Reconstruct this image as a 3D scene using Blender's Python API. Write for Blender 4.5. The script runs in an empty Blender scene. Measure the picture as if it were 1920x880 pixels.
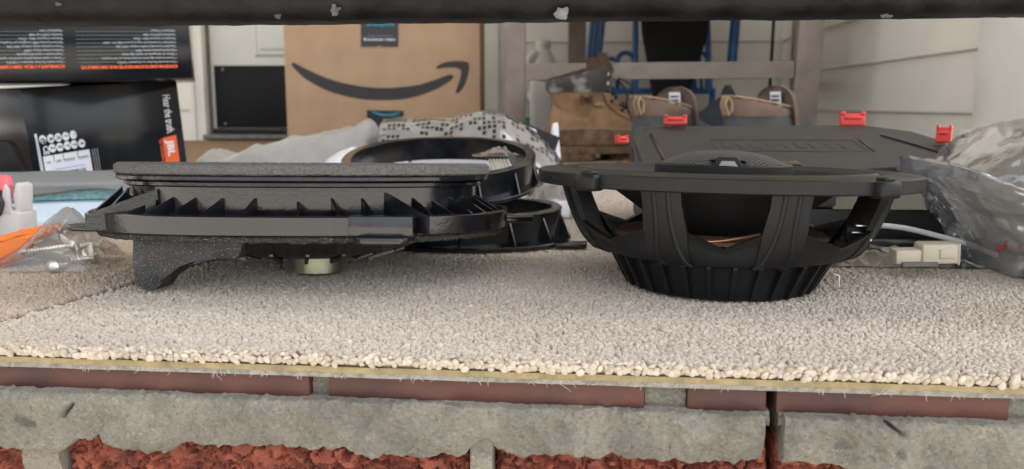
import bpy, bmesh, math, random
import numpy as np
from math import sin, cos, pi, radians, atan, atan2, sqrt
from mathutils import Vector, Matrix, Euler, noise
random.seed(7); rng = np.random.default_rng(7)
S = bpy.context.scene; C = S.collection

# ------------------------------------------------------------------ camera, sky, sun, exposure
FPX, CXP, CYP, CAMH = 1550.0, 960.0, 440.0, 0.108
PIT = atan(240 / FPX)
cd = bpy.data.cameras.new('camera'); cam = bpy.data.objects.new('camera', cd); C.objects.link(cam)
cam.location = (0, 0, CAMH); cam.rotation_euler = (pi / 2 - PIT, 0, 0)
cd.sensor_width = 36; cd.lens = 36 * FPX / 1920; cd.clip_start = 0.01; cd.clip_end = 3000
cd.dof.use_dof = True; cd.dof.focus_distance = 0.44; cd.dof.aperture_fstop = 14
S.camera = cam
W = bpy.data.worlds.new('World'); S.world = W; W.use_nodes = True
wn = W.node_tree.nodes; wl = W.node_tree.links
SUN_EL, SUN_AZ = radians(62), radians(100)          # azimuth clockwise from +Y
sky = wn.new('ShaderNodeTexSky'); sky.sky_type = 'NISHITA'; sky.sun_disc = False
sky.sun_elevation = SUN_EL; sky.sun_rotation = SUN_AZ; sky.dust_density = 3.0; sky.ozone_density = 0.6
hs = wn.new('ShaderNodeHueSaturation'); hs.inputs['Saturation'].default_value = 0.22
wl.new(sky.outputs[0], hs.inputs['Color']); wl.new(hs.outputs[0], wn['Background'].inputs[0])
wn['Background'].inputs[1].default_value = 0.13
sd = bpy.data.lights.new('sun', 'SUN'); sd.energy = 4.2; sd.angle = radians(2); sd.color = (1, .95, .87)
sun = bpy.data.objects.new('sun', sd); C.objects.link(sun)
sv = Vector((sin(SUN_AZ) * cos(SUN_EL), cos(SUN_AZ) * cos(SUN_EL), sin(SUN_EL)))
sun.rotation_euler = sv.to_track_quat('Z', 'Y').to_euler(); sun.location = (4, -2, 6)
S.view_settings.view_transform = 'Standard'; S.view_settings.look = 'None'
S.view_settings.exposure = 1.84; S.view_settings.gamma = 1

# ------------------------------------------------------------------ pixel helpers (photograph 1920 x 880)
def ray(px, py):
    x = (px - CXP) / FPX; v = -(py - CYP) / FPX
    return Vector((x, cos(PIT) + v * sin(PIT), -sin(PIT) + v * cos(PIT)))
def at(px, py, Y):
    d = ray(px, py); s = Y / d.y
    return Vector((d.x * s, Y, CAMH + d.z * s))
def floor(px, py, z=0.0):
    d = ray(px, py); s = (z - CAMH) / d.z
    return Vector((d.x * s, d.y * s, z))

# ------------------------------------------------------------------ materials
MATS = {}
def mat(name, col, rough=.5, metal=0., var=0., vscale=30., bump=0., bscale=200., spec=.5, coat=0., col2=None, detail=4., trans=0., sheen=0., vlo=.35, vhi=.65):
    if name in MATS: return MATS[name]
    m = bpy.data.materials.new(name); m.use_nodes = True; nt = m.node_tree; n = nt.nodes; l = nt.links
    b = n['Principled BSDF']; b.inputs['Base Color'].default_value = (*col, 1)
    b.inputs['Roughness'].default_value = rough; b.inputs['Metallic'].default_value = metal
    b.inputs['Specular IOR Level'].default_value = spec; b.inputs['Coat Weight'].default_value = coat
    b.inputs['Coat Roughness'].default_value = .08
    b.inputs['Transmission Weight'].default_value = trans
    b.inputs['Sheen Weight'].default_value = sheen
    tc = n.new('ShaderNodeTexCoord')
    if var or col2:
        nz = n.new('ShaderNodeTexNoise'); nz.inputs['Scale'].default_value = vscale; nz.inputs['Detail'].default_value = detail
        l.new(tc.outputs['Object'], nz.inputs['Vector'])
        rp = n.new('ShaderNodeValToRGB'); c2 = col2 or tuple(c * (1 - var) for c in col)
        c1 = col if col2 else tuple(min(1, c * (1 + var)) for c in col)
        rp.color_ramp.elements[0].position = vlo; rp.color_ramp.elements[1].position = vhi
        rp.color_ramp.elements[0].color = (*c2, 1); rp.color_ramp.elements[1].color = (*c1, 1)
        l.new(nz.outputs[0], rp.inputs[0]); l.new(rp.outputs[0], b.inputs['Base Color'])
        mr = n.new('ShaderNodeMapRange'); mr.inputs['To Min'].default_value = max(0, rough - .08); mr.inputs['To Max'].default_value = min(1, rough + .1)
        l.new(nz.outputs[0], mr.inputs[0]); l.new(mr.outputs[0], b.inputs['Roughness'])
    if bump:
        nb = n.new('ShaderNodeTexNoise'); nb.inputs['Scale'].default_value = bscale; nb.inputs['Detail'].default_value = 4
        l.new(tc.outputs['Object'], nb.inputs['Vector'])
        bp = n.new('ShaderNodeBump'); bp.inputs['Strength'].default_value = bump; bp.inputs['Distance'].default_value = .001
        l.new(nb.outputs[0], bp.inputs['Height']); l.new(bp.outputs[0], b.inputs['Normal'])
    MATS[name] = m; return m

def film(name, tint=(1, 1, 1), haze=.1, fac=.14, rough=.12, pattern=False, bump=.6, bscale=35, crinkle=.3, fk=1.2):
    m = bpy.data.materials.new(name); m.use_nodes = True; nt = m.node_tree; n = nt.nodes; l = nt.links
    for x in list(n): n.remove(x)
    out = n.new('ShaderNodeOutputMaterial'); tr = n.new('ShaderNodeBsdfTransparent'); tr.inputs[0].default_value = (*tint, 1)
    gl = n.new('ShaderNodeBsdfGlossy'); gl.inputs['Roughness'].default_value = rough
    df = n.new('ShaderNodeBsdfDiffuse'); df.inputs[0].default_value = (.8, .82, .85, 1)
    tl = n.new('ShaderNodeBsdfTranslucent'); tl.inputs[0].default_value = (.8, .82, .85, 1)
    mx0 = n.new('ShaderNodeMixShader'); l.new(df.outputs[0], mx0.inputs[1]); l.new(tl.outputs[0], mx0.inputs[2])
    mx1 = n.new('ShaderNodeMixShader'); mx1.inputs[0].default_value = haze
    l.new(tr.outputs[0], mx1.inputs[1]); l.new(mx0.outputs[0], mx1.inputs[2])
    fr = n.new('ShaderNodeFresnel'); fr.inputs[0].default_value = 1.5
    ad = n.new('ShaderNodeMath'); ad.operation = 'MULTIPLY_ADD'; ad.inputs[1].default_value = fk; ad.inputs[2].default_value = fac * .5; ad.use_clamp = True
    l.new(fr.outputs[0], ad.inputs[0])
    mx2 = n.new('ShaderNodeMixShader'); l.new(ad.outputs[0], mx2.inputs[0]); l.new(mx1.outputs[0], mx2.inputs[1]); l.new(gl.outputs[0], mx2.inputs[2])
    tc = n.new('ShaderNodeTexCoord')
    nb = n.new('ShaderNodeTexNoise'); nb.inputs['Scale'].default_value = bscale; nb.inputs['Detail'].default_value = 5; nb.inputs['Distortion'].default_value = 1.5
    l.new(tc.outputs['Object'], nb.inputs[0]); bp = n.new('ShaderNodeBump'); bp.inputs['Strength'].default_value = bump; bp.inputs['Distance'].default_value = .003
    l.new(nb.outputs[0], bp.inputs['Height']); l.new(bp.outputs[0], gl.inputs['Normal'])
    vm = n.new('ShaderNodeVectorMath'); vm.operation = 'MULTIPLY'; vm.inputs[1].default_value = (1., 1., .45); l.new(tc.outputs['Object'], vm.inputs[0])
    nd = n.new('ShaderNodeTexNoise'); nd.inputs['Scale'].default_value = 30; l.new(tc.outputs['Object'], nd.inputs[0])
    va = n.new('ShaderNodeVectorMath'); va.operation = 'MULTIPLY_ADD'; va.inputs[1].default_value = (.02, .02, .02); l.new(nd.outputs['Color'], va.inputs[0]); l.new(vm.outputs[0], va.inputs[2])
    vo = n.new('ShaderNodeTexVoronoi'); vo.inputs['Scale'].default_value = bscale * 1.6; l.new(va.outputs[0], vo.inputs['Vector'])
    vs_ = n.new('ShaderNodeVectorMath'); vs_.operation = 'SUBTRACT'; vs_.inputs[1].default_value = (.5, .5, .5); l.new(vo.outputs['Color'], vs_.inputs[0])
    vk = n.new('ShaderNodeVectorMath'); vk.operation = 'MULTIPLY_ADD'; vk.inputs[1].default_value = (crinkle,) * 3; l.new(vs_.outputs[0], vk.inputs[0]); l.new(bp.outputs[0], vk.inputs[2])
    vn = n.new('ShaderNodeVectorMath'); vn.operation = 'NORMALIZE'; l.new(vk.outputs[0], vn.inputs[0])
    for lk in list(gl.inputs['Normal'].links): l.remove(lk)
    l.new(vn.outputs[0], gl.inputs['Normal'])
    last = mx2
    if pattern:        # printed scatter of small dark squares, denser towards the upper edge
        uv = n.new('ShaderNodeUVMap'); sc = n.new('ShaderNodeVectorMath'); sc.operation = 'MULTIPLY'; sc.inputs[1].default_value = (42, 17, 1)
        l.new(uv.outputs[0], sc.inputs[0])
        fl = n.new('ShaderNodeVectorMath'); fl.operation = 'FLOOR'; l.new(sc.outputs[0], fl.inputs[0])
        fc = n.new('ShaderNodeVectorMath'); fc.operation = 'FRACTION'; l.new(sc.outputs[0], fc.inputs[0])
        wnz = n.new('ShaderNodeTexWhiteNoise'); wnz.noise_dimensions = '2D'; l.new(fl.outputs[0], wnz.inputs['Vector'])
        sx = n.new('ShaderNodeSeparateXYZ'); l.new(fc.outputs[0], sx.inputs[0])
        su = n.new('ShaderNodeSeparateXYZ'); l.new(uv.outputs[0], su.inputs[0])
        def mth(op, a, b=None):
            q = n.new('ShaderNodeMath'); q.operation = op
            for i, v in enumerate((a, b)):
                if v is None: continue
                if isinstance(v, (int, float)): q.inputs[i].default_value = v
                else: l.new(v, q.inputs[i])
            return q.outputs[0]
        ax = mth('LESS_THAN', mth('ABSOLUTE', mth('SUBTRACT', sx.outputs[0], .5)), .36)
        ay = mth('LESS_THAN', mth('ABSOLUTE', mth('SUBTRACT', sx.outputs[1], .5)), .36)
        den = mth('POWER', mth('MULTIPLY', su.outputs[1], 1.0), 3.6)
        hit = mth('LESS_THAN', wnz.outputs[0], mth('MULTIPLY', den, .8))
        hit = mth('MULTIPLY', hit, mth('MULTIPLY', ax, ay))
        dk = n.new('ShaderNodeBsdfPrincipled'); dk.inputs['Base Color'].default_value = (.012, .012, .014, 1); dk.inputs['Roughness'].default_value = .3
        mx3 = n.new('ShaderNodeMixShader'); l.new(hit, mx3.inputs[0]); l.new(mx2.outputs[0], mx3.inputs[1]); l.new(dk.outputs[0], mx3.inputs[2]); last = mx3
    l.new(last.outputs[0], out.inputs[0])
    MATS[name] = m; return m

BLK = mat('black_plastic_gloss', (.010, .011, .013), .15, var=.35, vscale=60, spec=.6, bump=.12, bscale=350)
BLKM = mat('black_plastic_matte', (.0095, .010, .011), .44, var=.25, vscale=50, spec=.28, bump=.2, bscale=1500)
FOAM = mat('charcoal_foam', (.115, .115, .114), .95, var=.25, vscale=700, bump=1.0, bscale=1200)
DUST = mat('dusty_plastic', (.042, .042, .043), .5, col2=None, var=.4, vscale=80, bump=.3, bscale=400)
ZINC = mat('yellow_zinc', (.50, .51, .35), .30, metal=1., col2=(.33, .42, .33), vscale=40, bump=.25, bscale=900)
STEEL = mat('bright_steel', (.78, .76, .71), .34, metal=1., var=.15, vscale=90)
BRASS = mat('pale_brass_plate', (.60, .56, .40), .32, metal=1., var=.12, vscale=120)
CARD = mat('kraft_cardboard', (.44, .295, .185), .8, var=.07, vscale=14, bump=.15, bscale=120)
INK = mat('dark_ink', (.022, .020, .020), .55)
TAPE = mat('black_tape', (.018, .022, .028), .28)
TEAL = mat('teal_ink', (.02, .30, .42), .5)
GREYINK = mat('grey_ink', (.34, .36, .38), .5)
WHITEINK = mat('white_ink', (.80, .82, .84), .5)
ORANGE = mat('orange_ink', (.85, .13, .035), .5)
GLOSSBOX = mat('gloss_black_carton', (.008, .010, .013), .16, var=.3, vscale=9, spec=.3, bump=.05, bscale=30, coat=.05)
PAPER = mat('white_paper', (.78, .80, .84), .6, var=.04, vscale=20)
SIDING = mat('cream_siding', (.79, .755, .675), .55, var=.05, vscale=5, bump=.25, bscale=90)
TRIM = mat('off_white_trim', (.74, .725, .66), .5, var=.05, vscale=9, bump=.15, bscale=60)
DOORM = mat('pale_green_white_door', (.64, .65, .585), .42, var=.04, vscale=7)
CHAIRM = mat('taupe_powder_coat', (.235, .195, .160), .55, var=.12, vscale=25, bump=.3, bscale=500)
BLUEM = mat('blue_paint', (.016, .12, .36), .33, var=.2, vscale=30)
RAILM = mat('black_rail_paint', (.006, .006, .007), .5, var=.7, vscale=60, spec=.16, bump=1., bscale=130)
CHIPM = mat('bare_chip', (.10, .10, .105), .7, var=.4, vscale=200, bump=.5, bscale=500)
RED = mat('red_clip_plastic', (.60, .032, .022), .35, var=.12, vscale=50)
CASEM = mat('black_case_plastic', (.020, .021, .022), .5, var=.2, vscale=60, bump=.35, bscale=1600)
LEATHER = mat('tan_nubuck', (.31, .185, .098), .9, col2=(.15, .088, .048), vscale=19, vlo=.30, vhi=.62, bump=.5, bscale=300)
SOLE = mat('brown_rubber_sole', (.13, .080, .045), .85, var=.45, vscale=40, bump=.6, bscale=200)
COLLAR = mat('scuffed_collar', (.30, .30, .285), .7, col2=(.050, .047, .045), vscale=17, detail=7, vlo=.50, vhi=.60, bump=.5, bscale=220)
LINING = mat('dark_brown_lining', (.085, .048, .032), .9, var=.3, vscale=60, bump=.5, bscale=400)
LACE = mat('black_lace', (.015, .015, .016), .8)
SHOEB = mat('taupe_shoe_fabric', (.155, .108, .082), .85, var=.15, vscale=40, bump=.5, bscale=600)
SHOEG = mat('grey_shoe_rubber', (.050, .052, .055), .6, var=.3, vscale=40)
SHOET = mat('tan_shoe_edging', (.30, .215, .13), .8, var=.15, vscale=60)
NAVY = mat('dark_navy_cloth', (.014, .017, .028), .85, var=.3, vscale=30, bump=.5, bscale=200)
BLKCLOTH = mat('black_cloth', (.010, .010, .011), .9, var=.3, vscale=30, bump=.4, bscale=300)
JUG = mat('milky_plastic', (.80, .80, .76), .4, var=.03, vscale=20)
GREEN = mat('green_label', (.05, .32, .06), .5)
LBLUE = mat('pale_blue_plastic', (.70, .83, .92), .3, var=.05, vscale=15)
AQUA = mat('aqua_foam', (.36, .66, .70), .85, var=.18, vscale=300, bump=.5, bscale=500)
GREYSHEET = mat('grey_vinyl_sheet', (.245, .255, .262), .6, var=.06, vscale=300, bump=.3, bscale=900)
PINK = mat('pink_plastic', (.85, .16, .20), .35)
TRANSW = mat('translucent_white_plastic', (.86, .82, .84), .35, trans=.35)
ORPL = mat('orange_plastic', (.86, .21, .03), .38, var=.06, vscale=40)
YEL = mat('yellow_plastic', (.80, .60, .07), .4)
BEIGE = mat('beige_connector_plastic', (.70, .63, .50), .45, var=.04, vscale=60)
WCABLE = mat('white_cable', (.78, .78, .80), .4)
WFOAM = mat('white_foam_sheet', (.80, .79, .78), .7, var=.04, vscale=40, trans=.12, bump=.3, bscale=60)
SPIDER = mat('brown_spider_cloth', (.23, .125, .075), .9, var=.2, vscale=200, bump=.4, bscale=700)
COPPER = mat('copper_lead', (.55, .26, .15), .4, metal=.8)
CONEM = mat('black_cone', (.010, .010, .011), .6)
TILE = mat('quarry_tile', (.058, .0175, .013), .6, var=.4, vscale=30, bump=.35, bscale=250)
CLEAR = film('clear_film', haze=.10, fac=.22, bump=.35)
CLEARB = film('clear_bag_film', (.98, .99, 1), haze=.34, fac=.42, rough=.05, bump=.5, bscale=30, crinkle=.10)
MILKY = film('printed_film', (.95, .97, 1), haze=.58, fac=.3, rough=.10, pattern=True, bump=.4, bscale=20, crinkle=.35)
FOAMFILM = film('foam_sheet_film', (1, 1, 1), haze=.95, fac=.03, rough=.3, bump=.3, bscale=20, crinkle=.2)
THIN = film('thin_clear_film', haze=.15, fac=.10, rough=.06, bump=.2, crinkle=.04, fk=.6)
MILKY2 = film('milky_film', (.96, .97, 1), haze=.5, fac=.3, rough=.14, bump=.3, bscale=30)

def mortar_mat(name, base, base2):
    m = mat(name, base, .9, col2=base2, vscale=26, bump=.8, bscale=420)
    n = m.node_tree.nodes; l = m.node_tree.links; b = n['Principled BSDF']
    old = b.inputs['Base Color'].links[0].from_socket
    tc = n.new('ShaderNodeTexCoord'); v = n.new('ShaderNodeTexVoronoi'); v.inputs['Scale'].default_value = 1000
    l.new(tc.outputs['Object'], v.inputs['Vector'])
    sp = n.new('ShaderNodeSeparateColor'); l.new(v.outputs['Color'], sp.inputs[0])
    rp = n.new('ShaderNodeValToRGB'); e = rp.color_ramp.elements
    e[0].position = 0; e[0].color = (.72, .70, .68, 1); e[1].position = 1; e[1].color = (1.35, 1.2, 1.05, 1)
    x = rp.color_ramp.elements.new(.15); x.color = (.9, .9, .9, 1); x = rp.color_ramp.elements.new(.86); x.color = (1.06, 1.05, 1.04, 1)
    l.new(sp.outputs[0], rp.inputs[0])
    mx = n.new('ShaderNodeMix'); mx.data_type = 'RGBA'; mx.blend_type = 'MULTIPLY'; mx.inputs[0].default_value = 1
    l.new(old, mx.inputs[6]); l.new(rp.outputs[0], mx.inputs[7]); l.new(mx.outputs[2], b.inputs['Base Color'])
    return m
MORTAR = mortar_mat('grey_mortar', (.180, .171, .145), (.115, .109, .094))
MORTARL = mortar_mat('pale_mortar', (.21, .195, .165), (.12, .108, .088))
BRICK = mat('rough_red_brick', (.25, .075, .050), 1., col2=(.13, .044, .033), vscale=110, bump=1., bscale=900, spec=.08)

def speck(m, col, scale, thr):        # small pale specks of dust scattered on a surface
    n = m.node_tree.nodes; l = m.node_tree.links; b = n['Principled BSDF']
    old = b.inputs['Base Color'].links[0].from_socket
    tc = n.new('ShaderNodeTexCoord'); v = n.new('ShaderNodeTexNoise'); v.inputs['Scale'].default_value = scale; v.inputs['Detail'].default_value = 2
    l.new(tc.outputs['Object'], v.inputs['Vector'])
    g = n.new('ShaderNodeMath'); g.operation = 'GREATER_THAN'; g.inputs[1].default_value = thr; l.new(v.outputs[0], g.inputs[0])
    mx = n.new('ShaderNodeMix'); mx.data_type = 'RGBA'; mx.inputs[7].default_value = (*col, 1)
    l.new(g.outputs[0], mx.inputs[0]); l.new(old, mx.inputs[6]); l.new(mx.outputs[2], b.inputs['Base Color'])
speck(DUST, (.26, .235, .19), 1100, .63)
speck(BLK, (.12, .12, .12), 1500, .755)

# ------------------------------------------------------------------ mesh helpers
def link(o, parent=None):
    C.objects.link(o)
    if parent is not None: o.parent = parent
    return o
def mesh(name, v, f, m, parent=None, smooth=False, angle=None):
    me = bpy.data.meshes.new(name); me.from_pydata([tuple(x) for x in v], [], [tuple(x) for x in f]); me.update()
    if m: me.materials.append(m)
    if smooth:
        me.shade_smooth()
        if angle: me.set_sharp_from_angle(angle=radians(angle))
    return link(bpy.data.objects.new(name, me), parent)
def bmo(name, bm, m, parent=None, smooth=False, angle=40):
    me = bpy.data.meshes.new(name); bmesh.ops.recalc_face_normals(bm, faces=bm.faces[:]); bm.to_mesh(me); bm.free()
    me.materials.append(m)
    if smooth:
        me.shade_smooth(); me.set_sharp_from_angle(angle=radians(angle))
    return link(bpy.data.objects.new(name, me), parent)
def tag(o, label, cat, group=None):
    o['label'] = label; o['category'] = cat
    if group: o['group'] = group
    return o
def thing(name, label, cat, loc=(0, 0, 0), rot=(0, 0, 0), group=None):
    o = bpy.data.objects.new(name, None); o.empty_display_size = .02; C.objects.link(o)
    o.location = loc; o.rotation_euler = rot
    return tag(o, label, cat, group)
def bm_box(bm, c, s, bev=0., rot=None, seg=2):
    mt = Matrix.Translation(c) @ (rot.to_4x4() if rot is not None else Matrix.Identity(4)) @ Matrix.Diagonal((*s, 1))
    r = bmesh.ops.create_cube(bm, size=1, matrix=mt)
    if bev:
        es = list({e for v in r['verts'] for e in v.link_edges})
        bmesh.ops.bevel(bm, geom=es, offset=bev, segments=seg, affect='EDGES', profile=.5)
def box(name, c, s, m, parent=None, bev=0., rot=None):
    bm = bmesh.new(); bm_box(bm, c, s, bev, rot); return bmo(name, bm, m, parent, smooth=bev > 0, angle=50)
def prism(name, pts, axis, lo, hi, m, parent=None, bev=0., smooth=False):
    """extrude a 2D outline; axis 'y': pts are (x,z); 'z': (x,y); 'x': (y,z)"""
    def p3(p, t):
        return {'y': (p[0], t, p[1]), 'z': (p[0], p[1], t), 'x': (t, p[0], p[1])}[axis]
    bm = bmesh.new(); a = [bm.verts.new(p3(p, lo)) for p in pts]; b = [bm.verts.new(p3(p, hi)) for p in pts]
    n = len(pts); bm.faces.new(a); bm.faces.new(b[::-1])
    for i in range(n): bm.faces.new((a[i], b[i], b[(i + 1) % n], a[(i + 1) % n]))
    if bev: bmesh.ops.bevel(bm, geom=bm.edges[:], offset=bev, segments=2, affect='EDGES', profile=.5)
    return bmo(name, bm, m, parent, smooth=smooth or bev > 0, angle=35)
def tube_bm(bm, pts, r, n=10, cap=True):
    pts = [Vector(p) for p in pts]; rs = r if hasattr(r, '__len__') else [r] * len(pts); rings = []
    up = Vector((0, 0, 1)); prev = None
    for i, p in enumerate(pts):
        t = (pts[min(i + 1, len(pts) - 1)] - pts[max(i - 1, 0)]).normalized()
        if prev is None:
            a = t.cross(up)
            if a.length < .05: a = t.cross(Vector((0, 1, 0)))
        else: a = prev - t * prev.dot(t)
        a.normalize(); prev = a; b = t.cross(a)
        rings.append([bm.verts.new(p + (a * cos(2 * pi * k / n) + b * sin(2 * pi * k / n)) * rs[i]) for k in range(n)])
    for i in range(len(rings) - 1):
        for k in range(n): bm.faces.new((rings[i][k], rings[i][(k + 1) % n], rings[i + 1][(k + 1) % n], rings[i + 1][k]))
    if cap: bm.faces.new(rings[0][::-1]); bm.faces.new(rings[-1])
def tube(name, pts, r, m, parent=None, n=10):
    bm = bmesh.new(); tube_bm(bm, pts, r, n); return bmo(name, bm, m, parent, True, 60)
def smooth_path(pts, k=6):
    P = [Vector(p) for p in pts]; out = []
    for i in range(len(P) - 1):
        p0, p1, p2, p3 = P[max(i - 1, 0)], P[i], P[i + 1], P[min(i + 2, len(P) - 1)]
        for j in range(k):
            t = j / k
            out.append(.5 * ((2 * p1) + (p2 - p0) * t + (2 * p0 - 5 * p1 + 4 * p2 - p3) * t * t + (3 * p1 - p0 - 3 * p2 + p3) * t ** 3))
    out.append(P[-1]); return out
def sup(a, b, th, e=2.0):
    c, s = cos(th), sin(th)
    return a * math.copysign(abs(c) ** (2 / e), c), b * math.copysign(abs(s) ** (2 / e), s)
def loft(name, rings, m, parent=None, closed=True, cap0=False, cap1=False, smooth=True, angle=40):
    bm = bmesh.new(); R = [[bm.verts.new(p) for p in r] for r in rings]; n = len(R[0])
    for i in range(len(R) - 1):
        for k in range(n if closed else n - 1):
            try: bm.faces.new((R[i][k], R[i][(k + 1) % n], R[i + 1][(k + 1) % n], R[i + 1][k]))
            except ValueError: pass
    if cap0: bm.faces.new(R[0][::-1])
    if cap1: bm.faces.new(R[-1])
    return bmo(name, bm, m, parent, smooth, angle)
def oval(name, prof, m, parent=None, e=2.0, n=96, cap0=False, cap1=False, angle=35, c=(0, 0)):
    """prof: list of (a, b, z); closed profile rings make solid rings"""
    rings = [[(c[0] + sup(a, b, 2 * pi * k / n, e)[0], c[1] + sup(a, b, 2 * pi * k / n, e)[1], z) for k in range(n)] for a, b, z in prof]
    return loft(name, rings, m, parent, True, cap0, cap1, True, angle)
def ringp(a, b, w, z0, z1, bev=.0008):
    """closed profile of a flat oval ring"""
    p = [(a - bev, b - bev, z0), (a, b, z0 + bev), (a, b, z1 - bev), (a - bev, b - bev, z1), (a - w, b - w, z1), (a - w, b - w, z0), (a - bev, b - bev, z0)]
    return p
def text(body, size, m, parent, M4, name='printed_text', off=0., align='LEFT', width=None, shear=0.):
    cu = bpy.data.curves.new('txt', 'FONT'); cu.body = body; cu.size = size; cu.offset = off; cu.align_x = align; cu.resolution_u = 2; cu.shear = shear
    o = bpy.data.objects.new('txt', cu); me = bpy.data.meshes.new_from_object(o); bpy.data.objects.remove(o); bpy.data.curves.remove(cu)
    if width:
        xs = [v.co.x for v in me.vertices]; s = width / (max(xs) - min(xs)) if xs else 1
        me.transform(Matrix.Diagonal((s, 1, 1, 1)))
    me.transform(M4); me.materials.clear(); me.materials.append(m); me.name = name
    return link(bpy.data.objects.new(name, me), parent)
def face_xz(x, y, z, spin=0):     # text plane standing upright and facing -Y, spun in its own plane
    return Matrix.Translation((x, y, z)) @ Matrix.Rotation(pi / 2, 4, 'X') @ Matrix.Rotation(spin, 4, 'Z')
def fbm(p, s=1., o=4): return noise.fractal(Vector(p) * s, 1.0, 2.0, o, noise_basis='PERLIN_ORIGINAL')

# ------------------------------------------------------------------ ground outside, below the porch
g = mesh('ground', [(-900, -900, -.52), (900, -900, -.52), (900, 900, -.52), (-900, 900, -.52)], [(0, 1, 2, 3)],
         mat('pale_bounce_ground', (.42, .395, .35), .9, var=.12, vscale=3, bump=.3, bscale=60)); g['kind'] = 'structure'  # unseen ground; pale concrete picked for neutral bounce light onto the porch

# ------------------------------------------------------------------ house frame
YAW = radians(-3.2); WD = 2.70
HM = Matrix.Translation((0, WD, 0)) @ Matrix.Rotation(YAW, 4, 'Z'); HI = HM.inverted()
def hw(px, py, w=0.):     # pixel -> (u, z) on the plane w (negative = towards the camera) parallel to the back wall
    o = HI @ Vector((0, 0, CAMH)); d = HI.to_3x3() @ ray(px, py); s = (w - o.y) / d.y
    return (o + d * s).x, (o + d * s).z
def house(name, label, cat): return thing(name, label, cat, (0, WD, 0), (0, 0, YAW))
CORNER = hw(1466, 150)[0]
UD0 = hw(358, 150)[0]; UD1 = hw(944, 150)[0]      # outer edges of the door casing
EXPO = .106
def plank(bm_len, axis_x=True): pass
PLK = {}
def siding(parent, L, along, origin, n, z0=-.01):
    """n lapped planks of length L; 'u' planks face -w, 'w' planks face -u"""
    key = round(L, 3)
    bm = bmesh.new(); t0, t1, h = .014, .004, EXPO + .012
    vs = []
    for x in (0, L):
        vs.append([bm.verts.new((x, y, z)) for y, z in ((0, 0), (-t0 + .002, 0), (-t0, .002), (-t0, .006), (-t1, h), (0, h))])
    for i in range(6): bm.faces.new((vs[0][i], vs[0][(i + 1) % 6], vs[1][(i + 1) % 6], vs[1][i]))
    bm.faces.new(vs[0]); bm.faces.new(vs[1][::-1]); bmesh.ops.recalc_face_normals(bm, faces=bm.faces[:])
    me = bpy.data.meshes.new('siding_plank'); bm.to_mesh(me); bm.free(); me.materials.append(SIDING)
    for i in range(n):
        o = link(bpy.data.objects.new('siding_plank', me), parent)
        o.location = (origin[0], origin[1], z0 + EXPO * i)
        o.rotation_euler = (0, 0, 0 if along == 'u' else -pi / 2)
NPL = 24
bw = house('back_wall', 'cream lapped siding wall beside the door and behind the patio chair', 'wall')
box('sheathing', ((UD1 + CORNER) / 2, .06, 1.25), (CORNER - UD1, .1, 2.55), TRIM, bw)
siding(bw, CORNER - UD1, 'u', (UD1, 0), NPL)
bl = house('back_wall', 'cream lapped siding wall hidden behind the stacked black boxes', 'wall')
box('sheathing', ((UD0 - 2.6) / 2, .06, 1.25), (UD0 + 2.6, .1, 2.55), TRIM, bl)
siding(bl, UD0 + 2.6, 'u', (-2.6, 0), NPL)
# side wall: runs from the corner towards the camera and ends in a wide white post
def side_w():      # where the ray at pixel column 1847 meets the plane u = CORNER
    o = HI @ Vector((0, 0, CAMH)); d = HI.to_3x3() @ ray(1846, 200); s = (CORNER - o.x) / d.x
    return (o + d * s).y
SW = side_w()
rw = house('side_wall', 'cream lapped siding wall running from the corner to the white post', 'wall')
box('sheathing', (CORNER + .06, SW / 2, 1.25), (.1, -SW, 2.55), TRIM, rw)
siding(rw, -SW, 'w', (CORNER, 0), NPL)
box('corner_trim', (CORNER - .012, -.012, 1.25), (.022, .022, 2.5), TRIM, rw, .002)
po = house('porch_post', 'wide white painted wooden post at the end of the side wall', 'post')
WOODP = mat('white_painted_wood', (.87, .86, .83), .55, var=.05, vscale=8, bump=.3, bscale=50)
box('post', (CORNER + .085, SW - .115, 1.25), (.21, .23, 2.5), WOODP, po, .004)
box('plinth', (CORNER + .085, SW - .115, .035), (.235, .255, .07), WOODP, po, .004)
ce = house('porch_ceiling', 'tan wooden porch ceiling above the carpet', 'ceiling'); 
box('ceiling_panel', (-.3, -1.25, 2.56), (5.2, 3.1, .06), mat('brown_shading_ceiling', (.30, .255, .20), .7, var=.2, vscale=6), ce)  # ceiling out of view; extent and brown tone set to dim the carpet
box('fascia', (-.3, -2.83, 2.50), (5.2, .04, .22), TRIM, ce, .004)

# door
dr = house('front_door', 'pale greenish white panelled door with black pet flap panel low down', 'door')
d0 = hw(392, 150)[0]; d1 = hw(935, 150)[0]; zt = hw(450, 253)[1]
box('backing_panel', ((UD0 + UD1) / 2, .095, 1.1), (UD1 - UD0 + .02, .045, 2.3), TRIM, dr)  # backing panel added behind the slab to block sky showing through gaps
box('door_slab', ((d0 + d1) / 2, .045, 1.05), (d1 - d0, .05, 2.06), DOORM, dr)
def casing(u0, u1, z0, z1, flip=1):
    w = u1 - u0
    pr = [(0, 0), (0, -.018), (.1, -.022), (.3, -.022), (.36, -.015), (.62, -.013), (.7, -.019), (.9, -.019), (1, -.006), (1, 0)]
    P = [((u0 + p * w) if flip > 0 else (u1 - p * w), y) for p, y in pr]
    return prism('door_casing', P, 'z', z0, z1, TRIM, dr)
casing(UD0, d0 - .005, -.005, 2.12); casing(d1 + .005, UD1, -.005, 2.12, -1)
box('door_casing', ((UD0 + UD1) / 2, -.008, 2.175), (UD1 - UD0, .03, .1), TRIM, dr, .003)
ks = hw(392, 123), hw(392, 240)
zk1, zk0 = ks[0][1], ks[1][1]
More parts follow.
